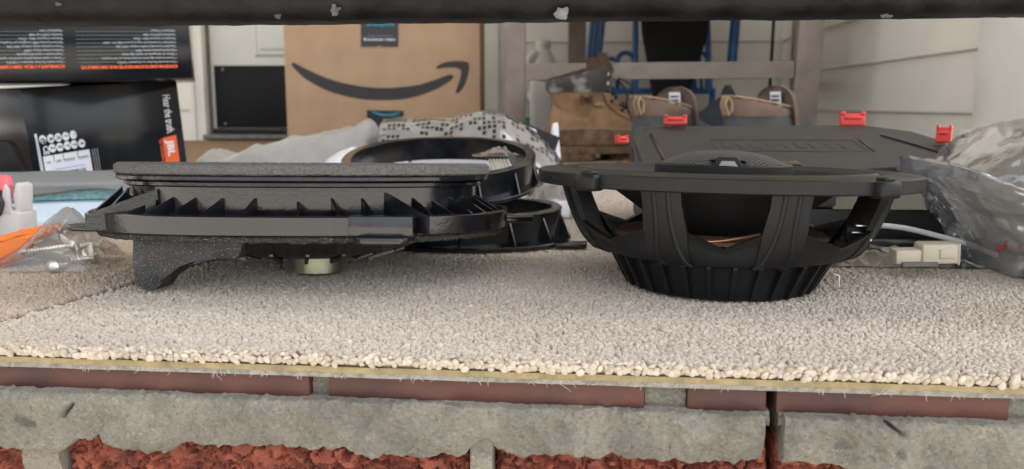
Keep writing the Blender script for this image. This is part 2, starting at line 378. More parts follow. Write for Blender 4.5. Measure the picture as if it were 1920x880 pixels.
kp = box('pet_flap_panel', (d0 + .012 + .30, .016, (zk0 + zk1) / 2), (.60, .008, zk1 - zk0), mat('black_kick_panel', (.008, .009, .010), .6, var=.3, vscale=8, spec=.2), dr, .0015)
for u in (.03, .28, .57):
    for z in (zk0 + .013, zk1 - .013):
        bm = bmesh.new(); bmesh.ops.create_uvsphere(bm, u_segments=10, v_segments=6, radius=.0045, matrix=Matrix.Translation((d0 + .012 + u, .0115, z)) @ Matrix.Diagonal((1, .4, 1, 1)))
        bmo('screw_head', bm, mat('dull_screw', (.25, .25, .25), .4, metal=.8), kp, True)
zs = hw(400, 250)[1]
box('sweep', ((d0 + d1) / 2, .008, (zs + hw(400, 241)[1]) / 2), (d1 - d0 - .006, .012, hw(400, 241)[1] - zs - .002), BLKM, dr, .002)
box('threshold', ((d0 + d1) / 2, -.02, (zs + .0) / 2), (d1 - d0, .11, zs - .004), mat('dull_aluminium', (.16, .15, .135), .5, metal=.6, var=.2, vscale=30), dr, .003)
pm0 = hw(472, 108); pw = .27
def moulding(uc, zc, w, h):
    bm = bmesh.new(); fr = [(0, 0), (.012, -.009), (.02, -.006), (.03, -.012), (.05, -.012)]
    R = []
    for ins, y in fr:
        R.append([bm.verts.new((uc + sx * (w / 2 - ins), .02 + y, zc + sz * (h / 2 - ins))) for sx, sz in ((-1, -1), (1, -1), (1, 1), (-1, 1))])
    for i in range(len(R) - 1):
        for k in range(4): bm.faces.new((R[i][k], R[i][(k + 1) % 4], R[i + 1][(k + 1) % 4], R[i + 1][k]))
    bm.faces.new(R[-1]); return bmo('door_panel', bm, DOORM, dr)
moulding(pm0[0] + .15, pm0[1] + .30, .30, .60); moulding(pm0[0] + .53, pm0[1] + .30, .30, .60)
moulding(pm0[0] + .15, pm0[1] + 1.25, .30, .9); moulding(pm0[0] + .53, pm0[1] + 1.25, .30, .9)

# ------------------------------------------------------------------ porch edge: tiles, mortar bed, bricks
E0 = floor(0, 668, -.006); E1 = floor(1920, 727, -.006)
ED = (E1 - E0).normalized(); EANG = atan2(ED.y, ED.x)
EO = E0 + ED * ((0 - E0.x) / ED.x); EO.z = 0
EM = Matrix.Translation(EO) @ Matrix.Rotation(EANG, 4, 'Z'); EI = EM.inverted()
def eg(px, py, y=0.):      # pixel -> local (x, z) on the upright plane of the porch edge
    o = EI @ Vector((0, 0, CAMH)); d = EI.to_3x3() @ ray(px, py); s = (y - o.y) / d.y
    return (o + d * s).x, (o + d * s).z
pe = thing('porch_edge', 'brick porch edge with dark red tiles on a grey mortar bed under the carpet', 'porch edge', EO, (0, 0, EANG))
ZT, ZB = -.0112, -.0213
def tile(x0, x1, name='tile', y0=.003):
    bm = bmesh.new(); bm_box(bm, ((x0 + x1) / 2, y0 + .06, (ZT + ZB) / 2 - .0005), (x1 - x0, .12, ZT - ZB + .001), .0012)
    return bmo(name, bm, TILE, pe, True, 40)
xj = [eg(p, 740)[0] for p in (577, 612, 1210, 1290, 1441, 1459)]
tile(-.36, -.36 + .13); tile(-.2185, xj[0]) if False else None
bpy.data.objects.remove(bpy.data.objects['tile'])
tile(-.265, xj[0]); tile(-.412, -.279); tile(xj[1], xj[2]); tile(xj[3], xj[4]); tile(xj[5], .208); tile(.221, .35)
PITS = [(*eg(a, b), rx, rz, dp, an) for a, b, rx, rz, dp, an in ((52, 788, .0055, .0026, .004, -.5), (135, 765, .0045, .0009, .005, .9), (1052, 806, .0032, .0045, .003, .2), (905, 836, .0085, .0042, .004, -.3), (1665, 795, .006, .0008, .005, -.55))]
def pitted(x, z):
    y = 0.
    for a, b, rx, rz, dp, an in PITS:
        dx, dz = x - a, z - b
        if abs(dx) > .02 or abs(dz) > .02: continue
        u, w = (dx * cos(an) + dz * sin(an)) / rx, (-dx * sin(an) + dz * cos(an)) / rz; y += dp * math.exp(-(u * u + w * w) ** 2)
    return y
def rough_slab(name, x0, x1, ztop, zbot, y0, amp, m, step=.0011, fine=.0006, seed=0., parent=pe, depth=.1, big=60, pits=True):
    """wall-like slab with an uneven face; ztop/zbot are functions of x"""
    nx = max(4, int((x1 - x0) / step)); nz = 30; V = []; F = []
    for i in range(nx + 1):
        x = x0 + (x1 - x0) * i / nx; a, b = ztop(x), zbot(x)
        for j in range(nz + 1):
            t = j / nz; z = a + (b - a) * t
            q = Vector((x, z, seed))
            y = amp * fbm(q, big, 4) + fine * fbm(q, 420, 3)
            edge = min(t, 1 - t) * abs(a - b); y -= .0018 * (1 - math.exp(-edge / .002)) - .0018
            if pits:
                pv = noise.noise(q * 95 + Vector((3.1, 0, 0)));  y += max(0, pv - .60) * .018 + pitted(x, z)
            V.append((x, y0 + y, z))
    st = nz + 1
    for i in range(nx):
        for j in range(nz): F.append((i * st + j, (i + 1) * st + j, (i + 1) * st + j + 1, i * st + j + 1))
    k = len(V)     # top, bottom and side returns
    for i in range(nx + 1):
        x = V[i * st][0]; V.append((x, y0 + depth, V[i * st][2])); V.append((x, y0 + depth, V[i * st + nz][2]))
    for i in range(nx):
        F.append((i * st, k + 2 * i, k + 2 * i + 2, (i + 1) * st)); F.append((i * st + nz, (i + 1) * st + nz, k + 2 * i + 3, k + 2 * i + 1))
    F.append(tuple([j for j in range(nz + 1)] + [k + 1, k])); F.append(tuple([nx * st + nz - j for j in range(nz + 1)] + [k + 2 * nx, k + 2 * nx + 1]))
    o = mesh(name, V, F, m, parent, True, 60); return o
def wob(x, s, a, sd): return a * fbm((x, sd, 0), s, 4)
# vertical joints between the tiles
for a, b in ((xj[0], xj[1]), (xj[2], xj[3]), (-.279, -.265), (.208, .221)):
    rough_slab('joint', a + .0003, b - .0003, lambda x: ZT - .001, lambda x: ZB - .002, .006, .0012, MORTAR, seed=a * 9, depth=.05, pits=False)
pb = [(0, 835), (100, 850), (150, 825), (185, 815), (215, 840), (310, 848), (350, 828), (440, 838), (520, 835), (640, 842), (700, 852), (800, 855), (870, 852), (900, 826), (935, 845), (980, 855), (1060, 848), (1120, 852), (1200, 858), (1280, 862), (1350, 868), (1440, 862), (1500, 862), (1545, 864), (1620, 880), (1700, 900), (1920, 925)]
pbx = [eg(*p)[0] for p in pb]; pbz = [eg(*p)[1] for p in pb]
def mzb(x): return float(np.interp(x, pbx, pbz)) + wob(x, 150, .0022, 5.)
crx = eg(1452, 800)[0]
def mtop(x): return ZB - .0004 + wob(x, 120, .0009, 2.) + max(0, wob(x, 300, .0016, 8.))
rough_slab('mortar_bed', -.40, crx - .0042, mtop, mzb, -.003, .0042, MORTAR, fine=.0011, seed=1.)
rough_slab('mortar_bed', crx + .0036, .36, mtop, mzb, -.004, .0036, MORTAR, fine=.0011, seed=4.)
rough_slab('mortar_lip', -.40, crx - .0018, lambda x: ZB + .0003, lambda x: ZB - .006, .0015, .0012, MORTAR, seed=2., depth=.05, pits=False)
rough_slab('mortar_lip', crx + .0020, .36, lambda x: ZB + .0003, lambda x: ZB - .006, .0015, .0012, MORTAR, seed=3., depth=.05, pits=False)
def rough_brick(x0, x1, z0, z1, sd):
    nx = int((x1 - x0) / .00095); nz = int((z1 - z0) / .00095); V = []; F = []
    for i in range(nx + 1):
        for j in range(nz + 1):
            x = x0 + (x1 - x0) * i / nx; z = z0 + (z1 - z0) * j / nz
            q = Vector((x, z, sd)); vq = q * 100 + Vector((fbm(q, 160, 3) * .8, fbm(q, 130, 3) * .8, 0)); dd, pp_ = noise.voronoi(vq)
            h1, h2, h3 = noise.noise(pp_[0] * 7.3), noise.noise(pp_[0] * 5.1 + Vector((9, 2, 4))), noise.noise(pp_[0] * 6.7 + Vector((1, 8, 3)))
            df = vq - pp_[0]; cr = min(1, (dd[1] - dd[0]) * 4.5)
            y = .0075 - .0062 * cr * (.6 + .4 * h3) + .0034 * h1 + .0016 * (df.x * h2 + df.y * h3) + .0030 * fbm(q, 45, 3) + .0007 * fbm(q, 500, 3)
            edge = min(x - x0, x1 - x, z - z0, z1 - z); y += .004 * math.exp(-edge / .0025)
            V.append((x, y, z))
    st = nz + 1
    for i in range(nx):
        for j in range(nz): F.append((i * st + j, (i + 1) * st + j, (i + 1) * st + j + 1, i * st + j + 1))
    k = len(V); V += [(x0, .09, z0), (x1, .09, z0), (x1, .09, z1), (x0, .09, z1)]
    F += [tuple([i * st for i in range(nx + 1)][::-1] + [k, k + 1]), tuple([i * st + nz for i in range(nx + 1)] + [k + 2, k + 3]),
          tuple([j for j in range(nz + 1)] + [k + 3, k]), tuple([nx * st + j for j in range(nz + 1)][::-1] + [k + 1, k + 2])]
    return mesh('brick', V, F, BRICK, pe, True, 38)
bz1 = -.034; bz0 = bz1 - .062
bx = [eg(p, 860)[0] for p in (38, 108, 878, 925, 1444, 1462)]
rough_brick(bx[0] - .15, bx[0], bz0, bz1, 1.); rough_brick(bx[1], bx[2], bz0, bz1, 2.); rough_brick(bx[3], bx[4], bz0, bz1, 3.)
rough_brick(bx[5], bx[5] + .14, bz0, bz1, 4.)
for a, b in ((bx[0], bx[1]), (bx[2], bx[3])):
    rough_slab('joint', a + .0005, b - .0005, lambda x: -.036, lambda x: bz0, .002, .003, MORTARL, seed=a * 7, depth=.06)
box('core', (0, .66, -.27), (1.6, 1.1, .48), MORTAR, pe)
for r in range(3):          # courses lower down, below the frame
    z1 = bz0 - .012 - r * .074
    for i in range(4):
        a = -.42 + .21 * i + (.1 if r % 2 else 0)
        bm = bmesh.new(); bm_box(bm, (a + .1, .055, z1 - .031), (.2, .1, .062), .003); bmo('brick', bm, BRICK, pe)
slab = house('porch_floor', 'concrete porch slab under the carpet', 'slab'); slab['kind'] = 'structure'
box('slab', (.2, -1.05, -.27), (5.2, 2.3, .50), MORTAR, slab)

# ------------------------------------------------------------------ carpets
def carpet_mat(name, c1, c2):
    m = bpy.data.materials.new(name); m.use_nodes = True; n = m.node_tree.nodes; l = m.node_tree.links; b = n['Principled BSDF']
    b.inputs['Roughness'].default_value = .95; b.inputs['Specular IOR Level'].default_value = .15; b.inputs['Sheen Weight'].default_value = .25
    a = n.new('ShaderNodeAttribute'); a.attribute_type = 'INSTANCER'; a.attribute_name = 'tint'
    rp = n.new('ShaderNodeValToRGB'); e = rp.color_ramp.elements; e[0].color = (*c2, 1); e[1].color = (*c1, 1)
    l.new(a.outputs['Fac'], rp.inputs[0]); l.new(rp.outputs[0], b.inputs['Base Color'])
    tc = n.new('ShaderNodeTexCoord'); nz = n.new('ShaderNodeTexNoise'); nz.inputs['Scale'].default_value = 3.; nz.inputs['Detail'].default_value = 3
    nz.inputs['Scale'].default_value = 5.; l.new(tc.outputs['Object'], nz.inputs[0]); bp = n.new('ShaderNodeBump'); bp.inputs['Strength'].default_value = .6; bp.inputs['Distance'].default_value = .0006
    l.new(nz.outputs[0], bp.inputs['Height']); l.new(bp.outputs[0], b.inputs['Normal'])
    return m
def carpet_far(name, c1, c2):
    m = mat(name, c1, .95, col2=c2, vscale=260, bump=1., bscale=330, spec=.1, vlo=.3, vhi=.7)
    return m
def tuft_group(name, m):
    ng = bpy.data.node_groups.new(name, 'GeometryNodeTree')
    ng.interface.new_socket('Geometry', in_out='INPUT', socket_type='NodeSocketGeometry'); ng.interface.new_socket('Geometry', in_out='OUTPUT', socket_type='NodeSocketGeometry')
    n = ng.nodes; l = ng.links; gi = n.new('NodeGroupInput'); go = n.new('NodeGroupOutput')
    ico = n.new('GeometryNodeMeshIcoSphere'); ico.inputs['Radius'].default_value = 1; ico.inputs['Subdivisions'].default_value = 2
    ss = n.new('GeometryNodeSetShadeSmooth'); sm = n.new('GeometryNodeSetMaterial'); sm.inputs['Material'].default_value = m
    l.new(ico.outputs[0], ss.inputs[0]); l.new(ss.outputs[0], sm.inputs[0])
    ip = n.new('GeometryNodeInstanceOnPoints'); l.new(gi.outputs[0], ip.inputs['Points']); l.new(sm.outputs[0], ip.inputs['Instance'])
    for at_, sk in (('rot', 'Rotation'), ('scl', 'Scale')):
        na = n.new('GeometryNodeInputNamedAttribute'); na.data_type = 'FLOAT_VECTOR'; na.inputs['Name'].default_value = at_
        l.new(na.outputs[0], ip.inputs[sk])
    l.new(ip.outputs[0], go.inputs[0]); return ng
SEA = floor(0, 600), floor(250, 530)            # the seam between the two carpets
sdir = (SEA[1] - SEA[0]).normalized()
def seam_side(x, y): return (x - SEA[0].x) * sdir.y - (y - SEA[0].y) * sdir.x      # >0 right of the seam
def edge_y(x): return EO.y + (x - EO.x) * ED.y / ED.x
SX = .0023; SY = .0021
gx = np.arange(-1.25, 1.25, SX); gy = np.arange(.28, 1.25, SY)
XX, YY = np.meshgrid(gx, gy); XX[1::2] += SX / 2
XX = XX.ravel() + rng.normal(0, .00055, XX.size); YY = YY.ravel() + rng.normal(0, .00055, YY.size)
keep = (np.abs(XX) < .66 * YY + .12) & (YY > EO.y + XX * ED.y / ED.x + .0015)
XX, YY = XX[keep], YY[keep]
sides = (XX - SEA[0].x) * sdir.y - (YY - SEA[0].y) * sdir.x
def make_tufts(X, Y, Z, parent, ng, hang=None):
    n = len(X); me = bpy.data.meshes.new('pile')
    me.vertices.add(n); me.vertices.foreach_set('co', np.stack([X, Y, Z], 1).astype(np.float32).ravel())
    rot = np.stack([rng.normal(0, .28, n), rng.normal(0, .28, n), rng.normal(0, .55, n) + np.where(rng.random(n) < .5, .55, -.55)], 1)
    if hang is not None: rot[hang, 0] += .7; rot[hang, 2] = rng.normal(0, .5, len(hang))
    s = rng.normal(1, .09, n).clip(.7, 1.3)
    big = rng.random(n) < .015; s[big] *= 1.15
    if hang is not None: s[hang] *= rng.uniform(.75, 1.1, len(hang))
    scl = np.stack([  .00178 * s, .00108 * s, .0020 * s * rng.normal(1, .1, n)], 1)
    tint = (rng.normal(.66, .11, n) + .10 * np.sin(X * 21 + 3 * np.sin(Y * 17)) * np.sin(Y * 26 + 1.3) + .05 * np.sin(Y * 900)).clip(0, 1); lo = rng.random(n) < .04; tint[lo] *= .6
    if hang is not None: tint[hang] = rng.normal(.45, .2, len(hang)).clip(0, .9)
    for nm, arr, ty in (('rot', rot, 'FLOAT_VECTOR'), ('scl', scl, 'FLOAT_VECTOR')):
        a = me.attributes.new(nm, ty, 'POINT'); a.data.foreach_set('vector', arr.astype(np.float32).ravel())
    a = me.attributes.new('tint', 'FLOAT', 'POINT'); a.data.foreach_set('value', tint.astype(np.float32))
    o = link(bpy.data.objects.new('pile', me), parent); md = o.modifiers.new('pile', 'NODES'); md.node_group = ng; o['kind'] = 'stuff'
    return o
CM1 = carpet_mat('cream_pile', (.61, .54, .46), (.35, .29, .225)); CM2 = carpet_mat('tan_pile', (.58, .485, .385), (.32, .24, .17))
G1 = tuft_group('cream_tufts', CM1); G2 = tuft_group('tan_tufts', CM2)
PADY = mat('yellow_backing', (.245, .195, .105), .9, var=.2, vscale=120, bump=.6, bscale=500)
FELT = mat('grey_felt', (.22, .208, .18), .95, var=.25, vscale=250, bump=1., bscale=700)
def sheet(name, poly, z0, z1, m, parent): return prism(name, poly, 'z', z0, z1, m, parent)
ca = thing('carpet', 'cream looped carpet with its cut front edge over the red tiles', 'carpet')
FAR = 2.72
def sp(t): return (SEA[0].x + sdir.x * t, SEA[0].y + sdir.y * t)
def strip_edge(off, x0, x1, n=160, amp=.0008, sd=1.):
    return [(x0 + (x1 - x0) * i / n, edge_y(x0 + (x1 - x0) * i / n) + off + wob(x0 + (x1 - x0) * i / n, 60, amp, sd)) for i in range(n + 1)]
XE0 = SEA[0].x - .02
tmeet = 0.
while seam_side(0, 0) is not None and sp(tmeet)[1] > edge_y(sp(tmeet)[0]) + .002: tmeet -= .0005
XM = sp(tmeet)[0]
tf = (FAR + .1 - SEA[0].y) / sdir.y
def right_poly(off, sd): return strip_edge(off, XM + .001, 2.2, sd=sd) + [(2.2, 2.62), (sp(tf)[0], 2.72), sp(tmeet + .003)]
BASE1 = carpet_far('cream_carpet_ground', (.42, .35, .29), (.26, .21, .165)); BASE2 = carpet_far('tan_carpet_ground', (.42, .33, .245), (.25, .18, .12))
sheet('base', right_poly(.0025, 1.), -.0062, -.0022, BASE1, ca)
sheet('backing', right_poly(.0005, 2.), -.0090, -.0063, PADY, ca)
sheet('felt', right_poly(.0008, 3.), -.0112, -.0091, FELT, ca)
cb = thing('carpet', 'tan carpet piece beyond the seam under the bag of screws', 'carpet')
def left_poly(off, sd): return [sp(tf), (-2.4, 2.80)] + strip_edge(off, -1.2, XM - .002, sd=sd) + [(sp(tmeet)[0] - .0015, sp(tmeet)[1] + .003)]
sheet('base', left_poly(.0025, 4.), -.0062, -.0022, BASE2, cb)
sheet('backing', left_poly(.0005, 5.), -.0090, -.0063, PADY, cb); sheet('felt', left_poly(.0008, 6.), -.0112, -.0091, FELT, cb)
def seam_keep(X, Y, s):
    d = sides; return d > .0030 if s > 0 else d < -.0042
k1 = seam_keep(XX, YY, 1); k2 = seam_keep(XX, YY, -1)
def zz(X, Y): return -.0018 + rng.normal(0, .00025, len(X))
def fringe(x0, x1):
    X = np.arange(x0, x1, .0017); rows = []
    for r, (dy, z) in enumerate(((.0006, -.0016), (-.0004, -.0030), (.0002, -.0042))):
        rows.append(np.stack([X + rng.normal(0, .0007, len(X)), np.array([edge_y(x) for x in X]) + dy + rng.normal(0, .0006, len(X)), z + rng.normal(0, .0005, len(X))], 1))
    return np.concatenate(rows)
fr1 = fringe(XM + .002, .42); fr2 = fringe(-.6, XM - .003)
def both(k, fr):
    X = np.concatenate([XX[k], fr[:, 0]]); Y = np.concatenate([YY[k], fr[:, 1]]); Z = np.concatenate([zz(XX[k], None), fr[:, 2]])
    return X, Y, Z, np.arange(k.sum(), len(X))
X, Y, Z, hg = both(k1, fr1); make_tufts(X, Y, Z, ca, G1, hg)
X, Y, Z, hg = both(k2, fr2); make_tufts(X, Y, Z, cb, G2, hg)
def loose_fibres(parent, x0, x1, n, m):
    bm = bmesh.new()
    for _ in range(n):
        x = random.uniform(x0, x1); y = edge_y(x) + .0008; z = random.choice([-.0015, -.003, -.0045, -.0095, -.0105]); L = random.uniform(.0012, .0032) * (2.4 if random.random() < .03 else 1)
        dx, dz = random.uniform(-1, 1), random.uniform(-1.1, .35); p = [Vector((x, y, z))]
        for q in range(4): p.append(p[-1] + Vector((dx + random.uniform(-.6, .6), -.35 + random.uniform(-.4, .3), dz + random.uniform(-.6, .4))).normalized() * L / 4)
        tube_bm(bm, p, [.00011, .0001, .00009, .00007, .00005], 4)
    o = bmo('loose_fibres', bm, m, parent, True); o['kind'] = 'stuff'
random.seed(11)
loose_fibres(ca, XM + .002, .36, 620, mat('loose_fibre', (.50, .46, .41), .9)); loose_fibres(cb, -.34, XM - .002, 120, MATS['loose_fibre'])
# the rest of the pile, behind the tufts, as a relief sheet
def far_sheet(name, m, parent, x0, x1, left):
    nx, ny = 160, 80; V = []; F = []
    for j in range(ny + 1):
        for i in range(nx + 1):
            y = 1.24 + (2.68 - 1.24) * j / ny; xs = sp((y - SEA[0].y) / sdir.y)[0]
            a, b = (x0, xs - .003) if left else (xs + .002, x1)
            x = a + (b - a) * i / nx; V.append((x, y - .05 * x * .9 if False else y, -.0010 + .0006 * noise.noise(Vector((x * 90, y * 90, 0)))))
    for j in range(ny):
        for i in range(nx): F.append((j * (nx + 1) + i, j * (nx + 1) + i + 1, (j + 1) * (nx + 1) + i + 1, (j + 1) * (nx + 1) + i))
    o = mesh(name, V, F, m, parent, True)
far_sheet('back_pile', mat('far_cream', (.40, .315, .24), .95, col2=(.25, .185, .13), vscale=200, bump=1., bscale=330, spec=.1), ca, -2.0, 2.0, False)
far_sheet('back_pile', mat('far_tan', (.38, .27, .175), .95, col2=(.24, .16, .098), vscale=200, bump=1., bscale=330, spec=.1), cb, -2.2, 2.0, True)

# ------------------------------------------------------------------ black porch rail close above the edge
rl = thing('porch_railing', 'chipped black painted bottom rail of the porch railing above the carpet edge', 'railing', (EO.x, EO.y, 0), (0, 0, EANG))
def rail_local(px, py, y):
    o = EI @ Vector((0, 0, CAMH)); d = EI.to_3x3() @ ray(px, py); s = (y - o.y) / d.y; return o + d * s
zr = rail_local(960, 48, .065).z
nx = 340; V = []; F = []; prof = []
hw_, hh = .020, .019
for k in range(28):
    c, s = sup(hw_, hh, 2 * pi * k / 28, 4.2); prof.append((c, s))
for i in range(nx + 1):
    x = -.62 + 1.24 * i / nx
    for k, (a, b) in enumerate(prof):
        q = Vector((x, a, b)); d = 1 + .020 * fbm(q, 60, 4) + .012 * fbm(q, 300, 2)
        V.append((x, .045 + a * d, zr + hh + b * d))
for i in range(nx):
    for k in range(28): F.append((i * 28 + k, i * 28 + (k + 1) % 28, (i + 1) * 28 + (k + 1) % 28, (i + 1) * 28 + k))
mesh('bottom_rail', V, F, RAILM, rl, True)
for sx in (-1, 1):
    box('post', (sx * .655, .045, .50), (.07, .07, 1.02), RAILM, rl, .006)
def chip(px, py, sx, sz, sd):
    p = rail_local(px, py, .0245); n = 18; V = [(p.x, p.y, p.z)]; 
    for k in range(n):
        r = 1 + .9 * noise.noise(Vector((cos(2 * pi * k / n) * 1.6, sin(2 * pi * k / n) * 1.6, sd)))
        V.append((p.x + cos(2 * pi * k / n) * sx * r, p.y + .0004, p.z + sin(2 * pi * k / n) * sz * r))
    mesh('paint_chip', V, [(0, 1 + k, 1 + (k + 1) % n) for k in range(n)], CHIPM if sd == 1. else mat('dull_chip', (.05, .05, .052), .8, var=.5, vscale=300, bump=.6, bscale=600), rl)
chip(1054, 26, .0032, .0026, 1.); chip(628, 20, .0020, .0022, 2.); chip(520, 30, .0016, .0009, 3.); chip(1660, 30, .0022, .0010, 4.); chip(108, 8, .0018, .0007, 5.)

# ------------------------------------------------------------------ oval car speaker on the left (factory unit with foam gasket)
AC = floor(590, 521); AY = AC.y + .014; AX = at(577, 400, AY).x
sa = thing('oval_speaker', 'black oval factory speaker with foam gasket, ribbed skirt and dusty bracket foot', 'speaker', (AX, AY, 0), (radians(-3.8), radians(.3), 0))
a0 = (at(926, 320, AY).x - at(227, 320, AY).x) / 2 * .975; b0 = .082
def fr_noise(o, amp, s):
    for v in o.data.vertices:
        n_ = noise.noise_vector(v.co * s); v.co += n_ * amp
fo = oval('foam_gasket', [(a0 - .0015, b0 - .0015, .0652), (a0, b0, .0660), (a0, b0, .0706), (a0 - .002, b0 - .002, .0720), (a0 - .013, b0 - .013, .0720), (a0 - .0145, b0 - .0145, .0710), (a0 - .0145, b0 - .0145, .0652), (a0 - .0015, b0 - .0015, .0652)], FOAM, sa, 2.3, 420)
fr_noise(fo, .0005, 900)
oval('rim', ringp(a0 - .0005, b0 - .0005, .018, .0616, .0650, .0008), BLK, sa, 2.3, 160)
oval('lower_rim', ringp(a0 - .0050, b0 - .0050, .010, .0582, .0616, .0008), BLK, sa, 2.3, 160)
a1, b1 = a0 - .008, b0 - .008
oval('shell', [(a1, b1, .0590), (a1 - .001, b1 - .001, .0350), (a1 - .004, b1 - .004, .0350), (a1 - .004, b1 - .004, .0590), (a1, b1, .0590)], BLK, sa, 2.3, 160)
a2, b2 = a0 + .012, b0 + .012; DZ = -.0062
oval('skirt', [(a2 - .002, b2 - .002, .0385 + DZ), (a2, b2, .0393 + DZ), (a2 + .0006, b2 + .0006, .0490 + DZ), (a2 - .0008, b2 - .0008, .0497 + DZ), (a2 - .0030, b2 - .003, .0497 + DZ), (a2 - .0032, b2 - .0032, .0430 + DZ), (a1 - .002, b1 - .002, .0430 + DZ), (a1 - .002, b1 - .002, .0385 + DZ), (a2 - .002, b2 - .002, .0385 + DZ)], BLK, sa, 2.5, 160)
oval('inner_ledge', ringp(a1 + .0075, b1 + .0075, .0085, .0431 + DZ, .0470 + DZ, .0004), BLK, sa, 2.35, 160)
sl = oval('lower_foam', ringp(a2 - .003, b2 - .003, .016, .0285, .0322, .001), mat('black_seal_foam', (.035, .033, .030), .95, var=.5, vscale=500, bump=1., bscale=900), sa, 2.4, 300)
speck(MATS['black_seal_foam'], (.25, .20, .12), 900, .66); fr_noise(sl, .0009, 400)
oval('basket', [(a1 - .01, b1 - .006, .0305), (a1 - .016, b1 - .012, .0270), (.080, .058, .0255), (.062, .050, .0180), (.047, .044, .0145), (.030, .030, .0130), (.012, .012, .0128)], BLK, sa, 2.2, 120, cap1=True)
for k in range(18):
    th = 2 * pi * k / 18; p0 = Vector((*sup(.062, .050, th), .0195)); p1 = Vector((*sup(.044, .041, th), .0140))
    dn = Vector((0, 0, -.003)); t = Vector((-sin(th), cos(th), 0)) * .0011
    V = [p0 - t, p0 + t, p1 + t, p1 - t, p0 - t + dn, p0 + t + dn, p1 + t + dn, p1 - t + dn]
    mesh('basket_rib', V, [(0, 1, 2, 3), (4, 7, 6, 5), (0, 4, 5, 1), (1, 5, 6, 2), (2, 6, 7, 3), (3, 7, 4, 0)], BLK, sa)
mg = at(545, 500, AY - .01).x, at(635, 500, AY - .01).x; mr_ = (mg[1] - mg[0]) / 2; mcx = (mg[0] + mg[1]) / 2 - AX
oval('magnet', [(mr_ - .0012, mr_ - .0012, .0006), (mr_, mr_, .0018), (mr_ + .0002, mr_ + .0002, .0122), (mr_ - .001, mr_ - .001, .0131)], ZINC, sa, 2, 64, cap0=True, cap1=True, c=(mcx, 0))
oval('magnet_seat', [(mr_ + .004, mr_ + .004, .0126), (mr_ + .005, mr_ + .005, .0145), (mr_ + .012, mr_ + .012, .017)], BLK, sa, 2, 64, cap0=True, c=(mcx, 0))
oval('cone', [(a0 - .02, b0 - .02, .066), (a0 - .06, b0 - .05, .048), (.02, .02, .036)], CONEM, sa, 2.2, 64, cap1=True)
# triangular gussets standing between the shell and the skirt lip
NG = 40
for k in range(NG):
    th = 2 * pi * (k + .5) / NG
    xi, yi = sup(a1 - .0005, b1 - .0005, th, 2.3); xo, yo = sup(a2 - .002, b2 - .002, th, 2.5)
    pi_, po_ = Vector((xi, yi, 0)), Vector((xo, yo, 0)); d = (po_ - pi_).normalized(); t = Vector((-d.y, d.x, 0)) * .0007
    hgt = .0525 if k % 5 else .0505
    tri = [pi_ + Vector((0, 0, .0370)), po_ + Vector((0, 0, .0370)), po_ + Vector((0, 0, .0415)), pi_ + Vector((0, 0, hgt))]
    V = [p - t for p in tri] + [p + t for p in tri]
    mesh('gusset', V, [(0, 1, 2, 3), (7, 6, 5, 4), (0, 4, 5, 1), (1, 5, 6, 2), (2, 6, 7, 3), (3, 7, 4, 0)], BLK, sa)
def slant(x0, y0, x1, y1, h0, h1, w=.0009):          # the long slanting gussets at the left end
    a, b = Vector((x0, y0, 0)), Vector((x1, y1, 0)); d = (b - a).normalized(); t = Vector((-d.y, d.x, 0)) * w
    tri = [a + Vector((0, 0, .034)), b + Vector((0, 0, .034)), b + Vector((0, 0, h1 + DZ)), a + Vector((0, 0, h0 - .003))]
    V = [p - t for p in tri] + [p + t for p in tri]
    mesh('gusset', V, [(0, 1, 2, 3), (7, 6, 5, 4), (0, 4, 5, 1), (1, 5, 6, 2), (2, 6, 7, 3), (3, 7, 4, 0)], BLK, sa)
EXL = at(172, 420, AY - .045).x - AX + .003
slant(-a1 + .004, -.035, EXL, -.052, .0605, .0490); slant(-a1 + .014, -.048, EXL + .012, -.062, .0600, .0490); slant(-a1 + .035, -.060, -a2 + .022, -.075, .0595, .0490)
slant(-a1 + .002, -.012, EXL, -.014, .0600, .0490); slant(a1 - .052, -b1 + .012, a1 - .022, -b2 + .003, .0600, .0495)
def ear(pts, z0, z1): return prism('mounting_ear', pts, 'z', z0 + DZ, z1 + DZ, BLK, sa, .0009)
e_ = -a2
exl = at(172, 420, AY - .045).x - AX; exs = at(131, 432, AY - .045).x - AX
ear([(e_ + .022, -.066), (exl + .006, -.062), (exl, -.056), (exl, -.030), (exl + .002, -.010), (e_ + .004, -.004), (e_ + .014, -.004)], .0392, .0490)
ear([(exl + .012, -.061), (exs + .006, -.058), (exs, -.052), (exs, -.040), (exs + .006, -.032), (exl + .012, -.026)], .0380, .0416)
ear([(a1 - .063, -b2 + .012), (a1 - .061, -b2 - .002), (a1 - .057, -b2 - .006), (a1 - .036, -b2 - .006), (a1 - .032, -b2 - .002), (a1 - .030, -b2 + .012)], .0350, .0388)
ear([(a1 - .066, -b2 + .014), (a1 - .065, -b2 + .0005), (a1 - .030, -b2 - .0005), (a1 - .028, -b2 + .016)], .0388, .0500)
ear([(a1 - .02, .06), (a2 + .005, .05), (a2 + .018, .035), (a2 + .018, .02), (a2 - .004, .012)], .0388, .043)
# dusty bracket foot under the left end
by = AY - .060
bp_ = [(243, 446), (247, 500), (251, 528), (262, 534), (292, 535), (303, 524), (312, 506), (330, 494), (362, 490), (436, 490), (447, 482), (457, 456), (457, 446)]
BP = [at(x, y, by) for x, y in bp_]; zf = min(p.z for p in BP)
PT = [(p.x - AX, max(.0, p.z - zf) * (.0345 / (BP[0].z - zf)) - .0025) for p in BP]
br = prism('bracket_foot', PT, 'y', -.060, -.036, DUST, sa, .0022)
box('bracket_web', ((PT[0][0] + PT[-1][0]) / 2, -.030, .024), (abs(PT[-1][0] - PT[0][0]) - .004, .012, .018), DUST, sa, .002)

